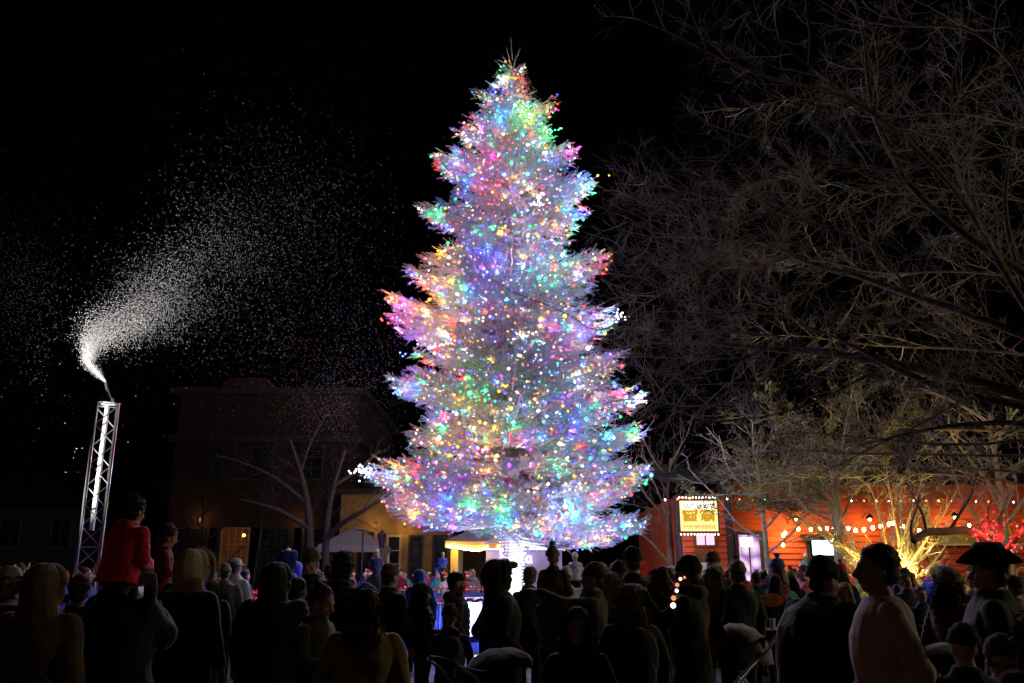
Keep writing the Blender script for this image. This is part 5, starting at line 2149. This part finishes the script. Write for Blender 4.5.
    if S.get('pack'):
        b = MB()
        b.M = LM
        b.ell((0, -0.24, 1.20), (0.17, 0.12, 0.25))
        b.ell((0, -0.30, 1.10), (0.13, 0.09, 0.13))
        for s in (-1, 1):
            b.tube([(s * 0.11, -0.20, 1.40), (s * 0.12, -0.05, 1.47), (s * 0.13, 0.13, 1.38), (s * 0.14, 0.15, 1.15), (s * 0.14, -0.12, 1.02)], 0.022, 8)
        out.append(('backpack', b.remesh('backpack', 0.014, 1, fold(0.008, 4)), S['pack'], None))
    return out


PCACHE = {}


def spawn(parts, name, loc, rz, sc_, label, group=None, override=None):
    body = None
    made = {}
    for (pn, me, m, par) in parts:
        if body is None:
            body = link(name, me)
            if m is not None and not me.materials:
                me.materials.append(m)
            body.location = loc
            body.rotation_euler = (0, 0, rz)
            body.scale = (sc_, sc_, sc_)
            setp(body, label, 'person', group)
            o = body
        else:
            if m is not None and not me.materials:
                me.materials.append(m)
            o = link(pn, me, made.get(par, body))
            made.setdefault(pn, o)
        if override and pn in override and o.material_slots:
            o.material_slots[0].link = 'OBJECT'
            o.material_slots[0].material = override[pn]
    return body


def ang_to(loc, tx, ty):
    return math.atan2(-(tx - loc[0]), ty - loc[1])


HAIR_D = None
HB = mat('brown_hair', (0.09, 0.045, 0.022), 0.5, 0.4, 8, 0.5, spec=0.4, stretch=(6, 6, 1))
HBL = mat('blond_hair', (0.36, 0.25, 0.12), 0.5, 0.35, 8, 0.5, spec=0.4, stretch=(6, 6, 1))
HG = mat('grey_hair', (0.35, 0.33, 0.32), 0.5, 0.3, 8, 0.5, spec=0.3, stretch=(6, 6, 1))
HR = mat('auburn_hair', (0.13, 0.04, 0.02), 0.5, 0.4, 8, 0.5, spec=0.4, stretch=(6, 6, 1))
BLK = cloth((0.007, 0.007, 0.009))
NAVY = cloth((0.02, 0.028, 0.07))
CREAMF = mat('cream_fleece', (0.42, 0.36, 0.24), 0.95, 0.15, 14, 0.6)
WHT = cloth((0.7, 0.7, 0.7))


def fg(px, top, D, face, label, base_z=0.0, seated_top=None, H=None, **S):
    """stand a figure so that the top of its head shows at (px, top)"""
    if D < 10:
        D *= 1.13
    p = at(px, top, D)
    S.setdefault('vox', 0.013)
    th = 1.765
    hs = S.get('hs', 1.0)
    if S.get('hat') in ('beanie', 'santa'): th = 1.79
    if S.get('hat') == 'bobble': th = 1.86
    if S.get('hat') == 'cowboy': th = 1.815
    if S.get('hair') in ('curly',): th = 1.79
    if S.get('hood_up'): th = 1.62 + 0.15 * S.get('hood_k', 1)
    th = 1.5 + (th - 1.5) * hs
    lean = R(S.get('lean', 0))
    lz = 0.95 + (th - 0.95) * math.cos(lean)
    ly = (th - 0.95) * math.sin(lean)
    z0 = base_z
    if H is not None:
        sc_ = H
        z0 = p.z - lz * sc_
    else:
        sc_ = min(1.07, (p.z - z0) / lz)
    parts = person_parts(S)
    rz = R(face)
    x = p.x + ly * sc_ * math.sin(rz)
    y = D - ly * sc_ * math.cos(rz)
    return spawn(parts, 'person', (x, y, z0), rz, sc_, label)


C = cloth
# rotation: 0 = back to the viewer, 90 = facing left, -90 = facing right, 180 = facing the viewer
fg(48, 563, 4.9, -5, 'person with shaggy light brown hood and loose brown coat at the far left', coat='blanket', hem=0.55, ccol=C((0.11, 0.065, 0.04)), hood_up=True, hood_k=1.12, hood_col=C((0.13, 0.075, 0.045)), fat=0.02)
fg(81, 574, 6.3, 20, 'person in a rust coloured knit hat behind the brown-hooded person', hat='beanie', hatcol=C((0.13, 0.03, 0.02)), ccol=C((0.05, 0.03, 0.03)), hair='short')
fg(12, 566, 6.5, -75, 'person in a pale cap raising an arm at the left edge', hat='cap', hatcol=C((0.35, 0.33, 0.33)), ccol=C((0.12, 0.05, 0.05)), arm_r='reach', hair='short')
# big man carrying the child in red
fg(128, 553, 5.4, -20, 'tall broad man in black with a child in a red puffer on his shoulders', coat='parka', fat=0.06, ccol=BLK, hair='short', arm_l='hold_legs', arm_r='hold_legs', hood_down=True, hem=0.6)
fg(139, 495, 5.22, -25, 'child in a bright red puffer coat riding on the tall man in black', H=0.62, sit=True, hs=1.15, lean=10, coat='puffer', fat=0.03, ccol=C((0.75, 0.02, 0.06)), hair='curly', arm_l='front', arm_r='front', hood_down=True)
fg(167, 523, 7.0, -60, 'curly-haired child in a dark red jacket held up above the crowd', H=0.62, sit=True, hs=1.2, ccol=C((0.30, 0.01, 0.015)), hair='curly', hcol=HB, arm_l='front', arm_r='front', head_tilt=14)
fg(163, 566, 7.3, -10, 'dark-coated adult with short hair carrying the curly-haired child', ccol=NAVY, hair='short', coat='parka', arm_l='hold_legs', arm_r='hold_legs')
fg(194, 549, 6.4, -15, 'person in a long black coat with a thick cream hood', coat='parka', hem=0.4, ccol=BLK, hood_up=True, hood_k=1.08, hood_col=CREAMF, fur=CREAMF)
fg(214, 580, 12.5, 10, 'shorter person in a dark blue coat beside the cream-hooded person', coat='parka', ccol=C((0.025, 0.03, 0.06)), hair='long', hcol=HB)
fg(241, 586, 17.3, 15, 'child in a pink vest standing at the barrier', hs=1.18, coat='jacket', ccol=C((0.6, 0.10, 0.13)), hair='short', legs=BLK)
fg(222, 577, 16.2, -25, 'child with a pink hat and orange jacket near the barrier', hs=1.12, coat='puffer', hat='beanie', hatcol=C((0.55, 0.22, 0.25)), ccol=C((0.55, 0.16, 0.06)))
fg(277, 562, 6.3, -8, 'bulky person in a black hooded puffer filling the left middle', coat='puffer', fat=0.05, hem=0.55, ccol=BLK, hood_up=True, hood_k=1.12)
fg(300, 577, 7.2, -20, 'person in a dark quilted coat pressed against the black hooded puffer', coat='puffer', fat=0.06, ccol=C((0.03, 0.02, 0.03)), hair='short', hem=0.6)
fg(313, 547, 8.6, 168, 'bearded man in a grey knit hat facing the viewer', hat='beanie', hatcol=C((0.14, 0.13, 0.11)), ccol=NAVY, hair='short', head_tilt=14, vox=0.011, arm_l='front', arm_r='front')
fg(319, 584, 5.7, -110, 'dark-haired woman looking down with her face in profile', coat='parka', ccol=C((0.03, 0.022, 0.02)), hair='bun', head_tilt=22, vox=0.011, arm_l='front', arm_r='front')
fg(345, 551, 7.4, -15, 'broad person in black fleece with a rumpled hood', coat='puffer', fat=0.10, ccol=BLK, hair='curly', hood_down=True, hem=0.6)
fg(367, 588, 4.9, 4, 'long dark-haired woman in a mustard coat seen from behind', coat='parka', ccol=C((0.26, 0.18, 0.045)), hair='long', hcol=mat('dark_brown_hair', (0.045, 0.024, 0.015), 0.45, 0.4, 9, 0.6, spec=0.4, stretch=(7, 7, 1)), hood_down=True, fat=0.015)
fg(391, 563, 8.8, -40, 'man in a ribbed grey knit hat turned towards the lights', hat='beanie', hatcol=C((0.12, 0.10, 0.12)), ccol=BLK, hair='short', coat='jacket', fat=0.02)
fg(423, 582, 9.0, -70, 'person in a dark teal hat with a red-lit face', hat='beanie', hatcol=C((0.02, 0.06, 0.07)), ccol=C((0.04, 0.02, 0.025)), hair='long', coat='puffer', arm_r='front')
fg(457, 572, 8.8, -78, 'man in a black baseball cap and thick rolled collar, in profile', hat='cap', hatcol=BLK, ccol=C((0.04, 0.025, 0.03)), hair='short', hood_down=True, coat='puffer', hood_col=C((0.06, 0.035, 0.035)))
fg(450, 603, 7.4, 8, 'child in a grey knit hat standing below the man in the black cap', hs=1.12, hat='beanie', hatcol=C((0.07, 0.065, 0.08)), ccol=C((0.11, 0.10, 0.09)), hood_down=True, coat='jacket', pack=C((0.09, 0.08, 0.07)))
fg(500, 559, 6.9, -72, 'tall person in a peaked dark green hood before the spruce trunk', coat='parka', hem=0.45, ccol=C((0.010, 0.014, 0.013)), hood_up=True, peak=True, hood_k=1.10, arm_l='pocket', arm_r='pocket', fat=0.02, hood_col=C((0.035, 0.04, 0.03)))
fg(529, 566, 9.6, 25, 'light-haired person in a navy jacket just right of the spruce trunk', ccol=C((0.015, 0.02, 0.06)), hair='short', hcol=HBL, coat='jacket')
fg(553, 541, 8.0, -30, 'child in a leopard print coat and bobble hat riding on shoulders', H=0.66, sit=True, hs=1.12, hat='bobble', hatcol=C((0.28, 0.22, 0.12)), ccol=mat('leopard_print', (0.16, 0.11, 0.06), 0.9, 0.8, 28, 0.5), coat='puffer', arm_l='front', arm_r='front')
fg(554, 576, 8.2, -20, 'long-haired adult carrying the child in the leopard print coat', ccol=C((0.10, 0.07, 0.05)), hair='long', hcol=HB, coat='jacket', arm_l='hold_legs', arm_r='hold_legs')
fg(592, 562, 7.4, 82, 'man in a dark olive beanie reaching his arm towards the left', hat='beanie', hatcol=C((0.045, 0.05, 0.035)), ccol=C((0.10, 0.075, 0.055)), hair='short', arm_l='reach', arm_r='reach', coat='jacket')
fg(577, 607, 4.8, 175, 'child with a dim face looking back at the viewer between the adults', hs=1.08, hair='long', ccol=C((0.03, 0.02, 0.02)), vox=0.011, skin=SKIN)
fg(612, 572, 7.8, -25, 'woman with loose blond hair beside the woman with a backpack', ccol=C((0.12, 0.09, 0.06)), hair='long', hcol=HBL, coat='puffer')
fg(629, 584, 5.6, 6, 'long-haired woman carrying a bulky black backpack', ccol=C((0.025, 0.025, 0.03)), hair='long', hcol=mat('honey_hair', (0.2, 0.12, 0.045), 0.5, 0.4, 8, 0.5, stretch=(6, 6, 1)), pack=C((0.018, 0.018, 0.022)), coat='jacket')
fg(632, 546, 8.6, 5, 'tall man in a smooth black beanie rising above his neighbours', hat='beanie', hat_k=1.05, hatcol=BLK, ccol=BLK, hair='short', coat='jacket')
fg(618, 560, 9.6, 20, 'person in a dark hat in front of the tall man with the smooth beanie', hat='beanie', hatcol=C((0.05, 0.03, 0.04)), ccol=C((0.05, 0.04, 0.05)), hair='short')
fg(663, 567, 8.0, -72, 'woman with a fluffy pale headband turned to the right', hair='long', hcol=HB, ccol=C((0.025, 0.022, 0.022)), coat='parka', headband=C((0.3, 0.26, 0.24)))
fg(686, 555, 6.6, 66, 'tall man in a black beanie and long black coat, face to the left', hat='beanie', hatcol=C((0.02, 0.02, 0.03)), ccol=C((0.010, 0.009, 0.009)), coat='parka', hem=0.35, hair='short', hood_down=True, arm_l='phone', vox=0.011)
fg(712, 566, 9.0, 150, 'woman in a mustard jacket over a red jumper', ccol=C((0.42, 0.26, 0.03)), vest=C((0.5, 0.02, 0.02)), hair='long', hcol=HG, coat='puffer', arm_l='pocket', arm_r='pocket', vox=0.012)
fg(712, 549, 12.0, 160, 'person in a red and dark wool hat under the lit sign', hat='beanie', hatcol=C((0.22, 0.03, 0.03)), ccol=C((0.05, 0.05, 0.03)), hair='short')
fg(736, 560, 10.0, 15, 'man in a pale grey knit hat and dark coat with his back turned', hat='beanie', hatcol=C((0.32, 0.33, 0.22)), ccol=C((0.03, 0.025, 0.025)), coat='parka', hair='short')
fg(773, 574, 12.0, 5, 'person in a black hooded top with an orange oval emblem on the back', ccol=C((0.012, 0.013, 0.03)), hood_up=True, coat='jacket', fat=0.03)
fg(826, 556, 5.0, -70, 'very tall broad figure in black filling the right middle', coat='parka', fat=0.10, ccol=BLK, hat='beanie', hatcol=BLK, hair='short', lean=10, hem=0.5, arm_l='front', arm_r='front')
fg(812, 624, 4.9, 15, 'child wearing a cream fleece hood, seen from behind at lower right', hs=1.15, hair='short', hcol=HB, headband=CREAMF, ccol=BLK, coat='jacket')
fg(873, 543, 4.15, 80, 'short-haired man in a pale ribbed sweater, face in profile', vox=0.0085, coat='sweater', fat=0.028, ccol=mat('oat_sweater', (0.78, 0.63, 0.58), 0.9, 0.12, 30, 0.4, stretch=(1, 1, 3), bscale=60), hair='short', hcol=mat('espresso_hair', (0.03, 0.018, 0.01), 0.5, 0.4, 9, 0.6, stretch=(5, 5, 1)), legs=C((0.03, 0.04, 0.07)), arm_l='pocket', arm_r='pocket')
fg(984, 543, 4.9, 62, 'man in a wide curled cowboy hat and brown suede coat', hat='cowboy', hatcol=C((0.02, 0.014, 0.012)), ccol=C((0.05, 0.03, 0.018)), coat='jacket', fat=0.05, hair='short', vox=0.011)
fg(949, 567, 6.6, -60, 'woman in a slouchy cream knit hat and raspberry coat', hat='beanie', hat_k=1.12, hatcol=CREAMF, ccol=C((0.22, 0.03, 0.07)), hair='long', hcol=HB, coat='puffer')
fg(996, 633, 4.3, 15, 'small child in a navy hat with pale trim at lower right', hs=1.15, hat='beanie', hatcol=C((0.03, 0.025, 0.06)), ccol=C((0.05, 0.05, 0.045)), headband=C((0.2, 0.18, 0.2)))
fg(1030, 612, 3.6, 10, 'person with long reddish hair cut off by the right edge', hair='long', hcol=HR, ccol=C((0.12, 0.03, 0.04)), coat='parka')
fg(960, 622, 4.0, 0, 'person in a black knitted cap low in front of the cowboy hat man', hat='beanie', hatcol=BLK, ccol=BLK, coat='jacket')
fg(905, 573, 13.0, 185, 'pale-faced man looking at the viewer beside the golden tree', hair='short', ccol=C((0.02, 0.022, 0.05)), vox=0.014)
fg(920, 586, 12.0, 180, 'boy in a navy jacket holding something in front of him', hs=1.1, hair='short', ccol=C((0.02, 0.03, 0.09)), arm_l='front', arm_r='front', vox=0.014)
fg(897, 570, 15.0, 10, 'person in a bright blue jacket behind the man in the pale sweater', hair='short', ccol=C((0.03, 0.12, 0.5)), coat='puffer')
fg(1010, 575, 8.0, 30, 'person in a pale-sleeved jacket by the red-lit trunk', hair='short', ccol=C((0.4, 0.38, 0.3)), coat='jacket')

# emblem on the black hooded top
pp = at(773, 600, 11.7)
em = empty('back_emblem', (pp.x, 11.74, pp.z))
setp(em, 'orange oval emblem printed on the black hooded top', 'emblem')
b = MB()
b.loft([(-0.004, 0.155, 0.085, 0, 0), (0.0, 0.155, 0.085, 0, 0)], 28)
oo = b.build('oval', mat('orange_print', (0.55, 0.12, 0.03), 0.8, 0.15, 12, 0), em)
oo.rotation_euler = (R(90), 0, 0)
b = MB()
for q in (-1, 1):
    for i in range(4):
        x = -0.09 + i * 0.058
        z = 0.025 * q
        b.tube([(x - 0.018, -0.012, z - 0.015), (x - 0.008, -0.012, z + 0.018), (x + 0.010, -0.012, z - 0.014), (x + 0.02, -0.012, z + 0.016)], 0.005, 5)
b.build('print', mat('pale_print', (0.7, 0.55, 0.4), 0.8, 0.1, 12, 0), em)

# ---- prototypes for the crowd
PROT = []
specs = [
    dict(coat='jacket', hair='short'), dict(coat='puffer', hat='beanie', hair='short'), dict(coat='parka', hair='long'), dict(coat='puffer', hood_up=True),
    dict(coat='jacket', hat='cap', hair='short', arm_l='front', arm_r='front'), dict(coat='jacket', hat='santa', hair='short'), dict(coat='puffer', hat='bobble', hair='long'),
    dict(coat='parka', hood_up=True, fur=CREAMF), dict(coat='jacket', hair='short', arm_r='phone', arm_l='phone'), dict(coat='puffer', hair='bun', scarf=C((0.4, 0.1, 0.1))),
    dict(coat='jacket', hat='beanie', hair='long', arm_r='up'), dict(coat='puffer', hair='curly', fat=0.03),
]
names = ['short hair', 'knit hat', 'long hair', 'hood up', 'peaked cap', 'santa hat', 'bobble hat', 'fur-trimmed hood', 'raised phone hands', 'scarf and bun', 'one arm raised', 'curly hair']
for S_ in specs:
    S_['vox'] = 0.020
    PROT.append(person_parts(S_))
SITP = person_parts(dict(vox=0.02, sit=True, hs=1.15, coat='puffer', hat='beanie', arm_l='front', arm_r='front'))
coats = [('black', (0.015, 0.015, 0.018)), ('navy', (0.02, 0.03, 0.09)), ('royal blue', (0.03, 0.08, 0.55)), ('grey', (0.16, 0.16, 0.17)), ('red', (0.5, 0.02, 0.03)), ('teal', (0.01, 0.28, 0.30)),
         ('white', (0.65, 0.65, 0.68)), ('brown', (0.12, 0.06, 0.03)), ('purple', (0.15, 0.03, 0.28)), ('olive', (0.09, 0.10, 0.04)), ('pink', (0.6, 0.16, 0.28)), ('tan', (0.32, 0.22, 0.12)), ('maroon', (0.16, 0.01, 0.03)), ('mustard', (0.45, 0.28, 0.03))]
cw = np.array([10, 10, 12, 9, 9, 6, 10, 6, 6, 4, 8, 6, 4, 5.0])
cw /= cw.sum()
hats = [('white', (0.75, 0.75, 0.75)), ('black', (0.015, 0.015, 0.02)), ('grey', (0.2, 0.2, 0.2)), ('red', (0.5, 0.02, 0.02)), ('orange', (0.7, 0.25, 0.03)), ('blue', (0.05, 0.12, 0.5)), ('green', (0.03, 0.2, 0.06)), ('cream', (0.5, 0.42, 0.28))]
hairs = [('dark', None), ('brown', HB), ('blond', HBL), ('grey', HG)]


def place_word(x, y):
    px = 512 + F * x / (y * 0.9645 + 0.0)
    if y < 16:
        dz = 'near rows'
    elif y < 24:
        dz = 'middle rows'
    elif y < 31:
        dz = 'back rows'
    else:
        dz = 'farthest rows'
    marks = [(90, 'by the truss tower'), (170, 'right of the truss tower'), (250, 'below the lit house window'), (330, 'below the bare tree trunks'), (400, 'below the street lantern'), (460, 'below the pavilion opening'),
             (520, 'by the spruce trunk'), (590, 'under the right spruce boughs'), (660, 'left of the lit sign'), (720, 'under the lit sign'), (765, 'before the glowing window'), (810, 'before the orange wall'), (850, 'before the bright screen'),
             (920, 'before the golden tree'), (980, 'below the low crooked limb'), (3000, 'by the red-lit tree')]
    for lim, wd_ in marks:
        if px < lim:
            return dz, wd_
    return dz, marks[-1][1]


used = set()
placed = []


def crowd_person(x, y, pi, rz, Hs, ci_, hi, hair_i, base=0.0, parts=None, kid=False, extra=''):
    cn, cc = coats[ci_]
    hn, hcc = hats[hi]
    rn, rm = hairs[hair_i]
    dz, wd_ = place_word(x, y)
    nm = names[pi]
    who = 'child' if kid else 'person'
    for attempt in range(40):
        cn, cc = coats[ci_]
        hn, hcc = hats[hi]
        if pi in (1, 4, 6, 10):
            hd = '%s %s' % (hn, {1: 'knit hat', 4: 'peaked cap', 6: 'bobble hat', 10: 'hat, arm raised'}[pi])
        elif pi in (0, 2, 11):
            hd = '%s %s' % (rn, nm)
        else:
            hd = nm
        lab = '%s, %s coat, %s, %s %s' % (who, cn, hd, dz, wd_)
        if lab not in used:
            break
        ci_ = (ci_ + 5) % len(coats) if attempt % 2 == 0 else ci_
        hi = (hi + 3) % len(hats)
        hair_i = (hair_i + 1) % 4
        rn, rm = hairs[hair_i]
    used.add(lab)
    cm = cloth(cc)
    ov = {'coat': cm, 'hood': cm, 'hat': cloth(hcc), 'trousers': cloth(random.choice([(0.02, 0.022, 0.04), (0.03, 0.03, 0.03), (0.06, 0.05, 0.04)]))}
    if pi == 5:
        ov.pop('hat')
    if rm is not None:
        ov['hair'] = rm
    if pi == 4:
        ov['brim'] = cloth(hcc)
    if pi == 6:
        ov['pompom'] = cloth(hcc)
    return spawn(parts or PROT[pi], 'person', (x, y, base), rz, Hs, lab, 'people in the crowd round the spruce', ov)


def too_near(x, y, d=0.46):
    for (a_, c_) in placed:
        if abs(a_ - x) < d and abs(c_ - y) < d and (a_ - x) ** 2 + (c_ - y) ** 2 < d * d:
            return True
    return False


NP = 225
cnt = 0
tries = 0
while cnt < NP and tries < 20000:
    tries += 1
    u = random.random()
    y = 13.2 + 21.8 * u ** 0.95
    half = y * 0.63
    x = random.uniform(-half, half)
    if random.random() < 0.22:
        y = random.uniform(31.5, 33.6)
        x = random.uniform(-6.5, 2.5)
    px = 512 + F * x / (y * 0.9645)
    if (x * x + (y - TD) ** 2) < (RF + 0.45) ** 2:
        continue
    if y > 29.8 and x > 4.5:
        continue
    if abs(x - gb.x) < 0.6 and abs(y - 20) < 0.6 or abs(x - lt_b.x) < .4 and abs(y - 25) < .4 or abs(x - RO.x) < 0.5 and abs(y - 18) < .5:
        continue
    if abs(x - tbz.x) < 0.55 and abs(y - TX) < 0.55:
        continue
    # keep the view onto the barrier and the child open
    if 218 < px < 262 and y < 17.4:
        continue
    if 375 < px < 545 and y < 17.4:
        continue
    if y < 13 and random.random() < 0.6 or px > 880 and y < 11:
        continue
    if too_near(x, y):
        continue
    placed.append((x, y))
    kid = random.random() < 0.13
    Hs = random.uniform(0.60, 0.80) if kid else random.uniform(0.90, 1.04)
    pi = random.choices(range(12), weights=[20, 16, 14, 9, 9, 6, 8, 5, 6, 4, 2, 5])[0]
    if y > 26 and random.random() < 0.65:
        rz = ang_to((x, y), random.uniform(-2, 2), TD - 12)
    else:
        rz = ang_to((x, y), random.uniform(-3, 3), TD + 3)
    rz += random.gauss(0, 0.85)
    crowd_person(x, y, pi, rz, Hs, int(rng.choice(len(coats), p=cw)), random.randrange(8), random.choices((0, 1, 2, 3), weights=(4, 4, 2, 1))[0], kid=kid)
    cnt += 1
print('crowd', cnt)


def special(px, top, D, pi, face, ci_, hi=0, kid=False):
    p = at(px, top, D)
    th = {3: 1.76, 5: 1.86, 6: 1.86, 1: 1.79, 7: 1.77}.get(pi, 1.77)
    crowd_person(p.x, D, pi, R(face), p.z / th, ci_, hi, 0, kid=kid)


special(237, 558, 14.5, 4, -20, 6, 0)
special(226, 563, 14.0, 1, 10, 3, 2)
special(297, 562, 18.0, 3, 10, 2, 0)
special(290, 551, 12.5, 3, -60, 2, 0)
special(416, 574, 27.5 + 6, 5, 190, 10)
special(405, 571, 33.4, 0, 185, 5)
special(438, 568, 33.7, 3, 170, 2)
special(446, 572, 33.2, 5, 180, 6)
special(468, 571, 33.3, 5, 175, 4)
special(420, 570, 15.5, 3, -5, 2)
special(566, 566, 13.0, 1, 0, 6, 0)
special(599, 563, 12.0, 7, -10, 3, 0)
special(548, 569, 12.5, 1, 0, 6, 0)
special(780, 572, 14.0, 2, 0, 5)
special(789, 566, 15.0, 6, 10, 7, 7)
special(803, 562, 17.0, 1, -10, 6, 0)
special(762, 570, 15.0, 9, 10, 2, 0)
# children riding on shoulders farther back
for (px, top, D, ci_, hi) in [(377, 549, 24.0, 1, 2), (443, 552, 33.5, 2, 2), (289, 548, 20.0, 3, 0), (805, 553, 26, 5, 0), (640, 553, 22, 4, 3), (575, 552, 19, 6, 0)]:
    p = at(px, top, D)
    k = 0.62
    zb = p.z - 1.83 * k
    crowd_person(p.x, D, 1, R(-10), k, ci_, hi, 0, base=zb, parts=SITP, kid=True)
    crowd_person(p.x, D + 0.06, 0, R(-10), min(1.1, (zb + 0.93 * k - 0.02) / 1.46), 0, 0, 0)

# ------------------------------------------------------------------ strollers, table, cups
def stroller(px, top, D, face, label, col, sc_=1.0):
    p = at(px, top, D)
    t = empty('stroller', (p.x, D, 0), R(face))
    s_ = p.z / 1.08
    t.scale = (s_, s_, s_)
    setp(t, label, 'stroller', 'strollers among the crowd')
    m = cloth(col)
    b = MB()
    vs, fs = [], []
    nu, nv = 12, 12
    for lay, k in ((0, 1.0), (1, 0.94)):
        for j in range(nv):
            ph = R(-5 + 115 * j / (nv - 1))
            for i in range(nu):
                th = R(-90 + 180 * i / (nu - 1))
                r_ = 0.34 * k * (1 + 0.015 * math.cos(j * math.pi))
                vs.append((0.25 * k * math.sin(th), -0.02 - r_ * math.cos(ph) * (0.55 + 0.45 * math.cos(th)), 0.73 + r_ * math.sin(ph) * (0.75 + 0.25 * math.cos(th))))
    o_ = nu * nv
    for j in range(nv - 1):
        for i in range(nu - 1):
            a0 = j * nu + i
            fs.append((a0, a0 + 1, a0 + nu + 1, a0 + nu))
            fs.append((o_ + a0, o_ + a0 + nu, o_ + a0 + nu + 1, o_ + a0 + 1))
    for i in range(nu - 1):
        fs.append((i, o_ + i, o_ + i + 1, i + 1))
        q_ = (nv - 1) * nu
        fs.append((q_ + i, q_ + i + 1, o_ + q_ + i + 1, o_ + q_ + i))
    b.poly(vs, fs)
    b.build('canopy', m, t, True)
    b = MB()
    b.box((-0.2, -0.22, 0.42), (0.2, 0.22, 0.48))
    b.poly([(-0.2, -0.22, 0.48), (0.2, -0.22, 0.48), (0.2, -0.30, 0.95), (-0.2, -0.30, 0.95), (-0.2, -0.18, 0.48), (0.2, -0.18, 0.48), (0.2, -0.26, 0.95), (-0.2, -0.26, 0.95)],
           [(0, 1, 2, 3), (4, 7, 6, 5), (0, 4, 5, 1), (3, 2, 6, 7), (0, 3, 7, 4), (1, 5, 6, 2)])
    b.build('seat', BLK, t)
    b = MB()
    for s_ in (-1, 1):
        b.tube([(s_ * 0.24, 0.36, 0.13), (s_ * 0.24, -0.1, 0.62), (s_ * 0.24, -0.38, 0.92), (s_ * 0.2, -0.5, 1.0)], 0.012, 7)
        b.tube([(s_ * 0.24, -0.34, 0.13), (s_ * 0.24, -0.02, 0.60)], 0.012, 7)
        b.tube([(s_ * 0.24, -0.34, 0.14), (s_ * 0.24, 0.36, 0.14)], 0.010, 7)
    b.tube([(-0.24, 0.36, 0.14), (0.24, 0.36, 0.14)], 0.010, 7)
    b.build('frame', STEEL, t)
    b = MB()
    b.tube([(-0.2, -0.5, 1.0), (-0.1, -0.53, 1.02), (0.1, -0.53, 1.02), (0.2, -0.5, 1.0)], 0.017, 8)
    b.build('handle', BLK, t, True)
    for sx in (-1, 1):
        for y in (-0.34, 0.36):
            b = MB()
            b.tube([(sx * 0.24 - 0.02, y, 0.13), (sx * 0.24 + 0.02, y, 0.13)], 0.125, 18)
            b.build('wheel', BLK, t)
    return t


stroller(733, 622, 9.3, 75, 'stroller with a pale lilac canopy beside the mustard jacket woman', (0.32, 0.24, 0.32))
stroller(948, 641, 6.2, 20, 'black stroller canopy in front of the slouchy cream hat', (0.012, 0.012, 0.014))
stroller(508, 646, 6.4, -60, 'dark stroller with a thin shiny handle below the peaked hood', (0.02, 0.02, 0.03))
tp2 = at(766, 634, 11.2)
tb_ = empty('folding_table', (tp2.x, 11.2, 0))
setp(tb_, 'small dark folding table with cups on it, near the lilac stroller', 'table')
zt = 0.95
b = MB()
b.box((-0.36, -0.25, zt - 0.03), (0.36, 0.25, zt))
b.build('table_top', BLK, tb_)
for sx in (-1, 1):
    for sy in (-1, 1):
        b = MB()
        b.tube([(sx * 0.33, sy * 0.22, 0), (sx * 0.33, sy * 0.22, zt - 0.032)], 0.014, 6)
        b.build('leg', STEEL, tb_)
for (dx_, dy_, lab, col, h) in [(0.06, -0.1, 'white paper cup on the table corner', (0.75, 0.75, 0.7), 0.12), (-0.2, 0.0, 'orange plastic cup on the table', (0.7, 0.2, 0.05), 0.10), (-0.08, 0.1, 'red plastic cup behind the white one', (0.5, 0.05, 0.05), 0.11)]:
    b = MB()
    b.loft([(0.001, 0.03, 0.03, 0, 0), (h, 0.04, 0.04, 0, 0)], 14)
    b.loft([(h + 0.001, 0.042, 0.042, 0, 0), (h + 0.008, 0.042, 0.042, 0, 0)], 14)
    o = b.build('cup', mat('cup_%.2f' % col[1], col, 0.5, 0.05, 3, 0))
    o.location = (tp2.x + dx_, 11.2 + dy_, zt)
    setp(o, lab, 'cup')
b = MB()
b.box((-0.1, -0.07, 0.001), (0.1, 0.07, 0.012))
o = b.build('leaflet', mat('leaflet_paper', (0.6, 0.6, 0.7), 0.7, 0.1, 8, 0))
o.location = (tp2.x + 0.2, 11.15, zt)
setp(o, 'pale folded leaflet at the right end of the table', 'leaflet')
# glowing phone / wand held near the man in the black beanie
wd0 = at(673, 601, 6.3)
lw = empty('light_wand', wd0)
setp(lw, 'short glowing toy wand with pinkish beads held by the black-beanie man', 'toy')
b = MB()
b.tube([(0, 0, -0.12), (0.02, 0, 0.0)], 0.008, 6)
b.build('handle', BLK, lw)
for k, (dx_, dz_, r_) in enumerate([(0.0, -0.03, 0.020), (0.005, 0.02, 0.018), (0.03, 0.07, 0.013), (0.035, 0.11, 0.015), (0.06, 0.15, 0.012), (0.09, 0.16, 0.010)]):
    b = MB()
    b.ell((dx_, 0, dz_), r_)
    b.build('bead', emat('bead_%d' % (k % 2), [(1.0, 0.75, 0.7), (1.0, 0.3, 0.12)][k % 2], [3.0, 1.2][k % 2]), lw, True)
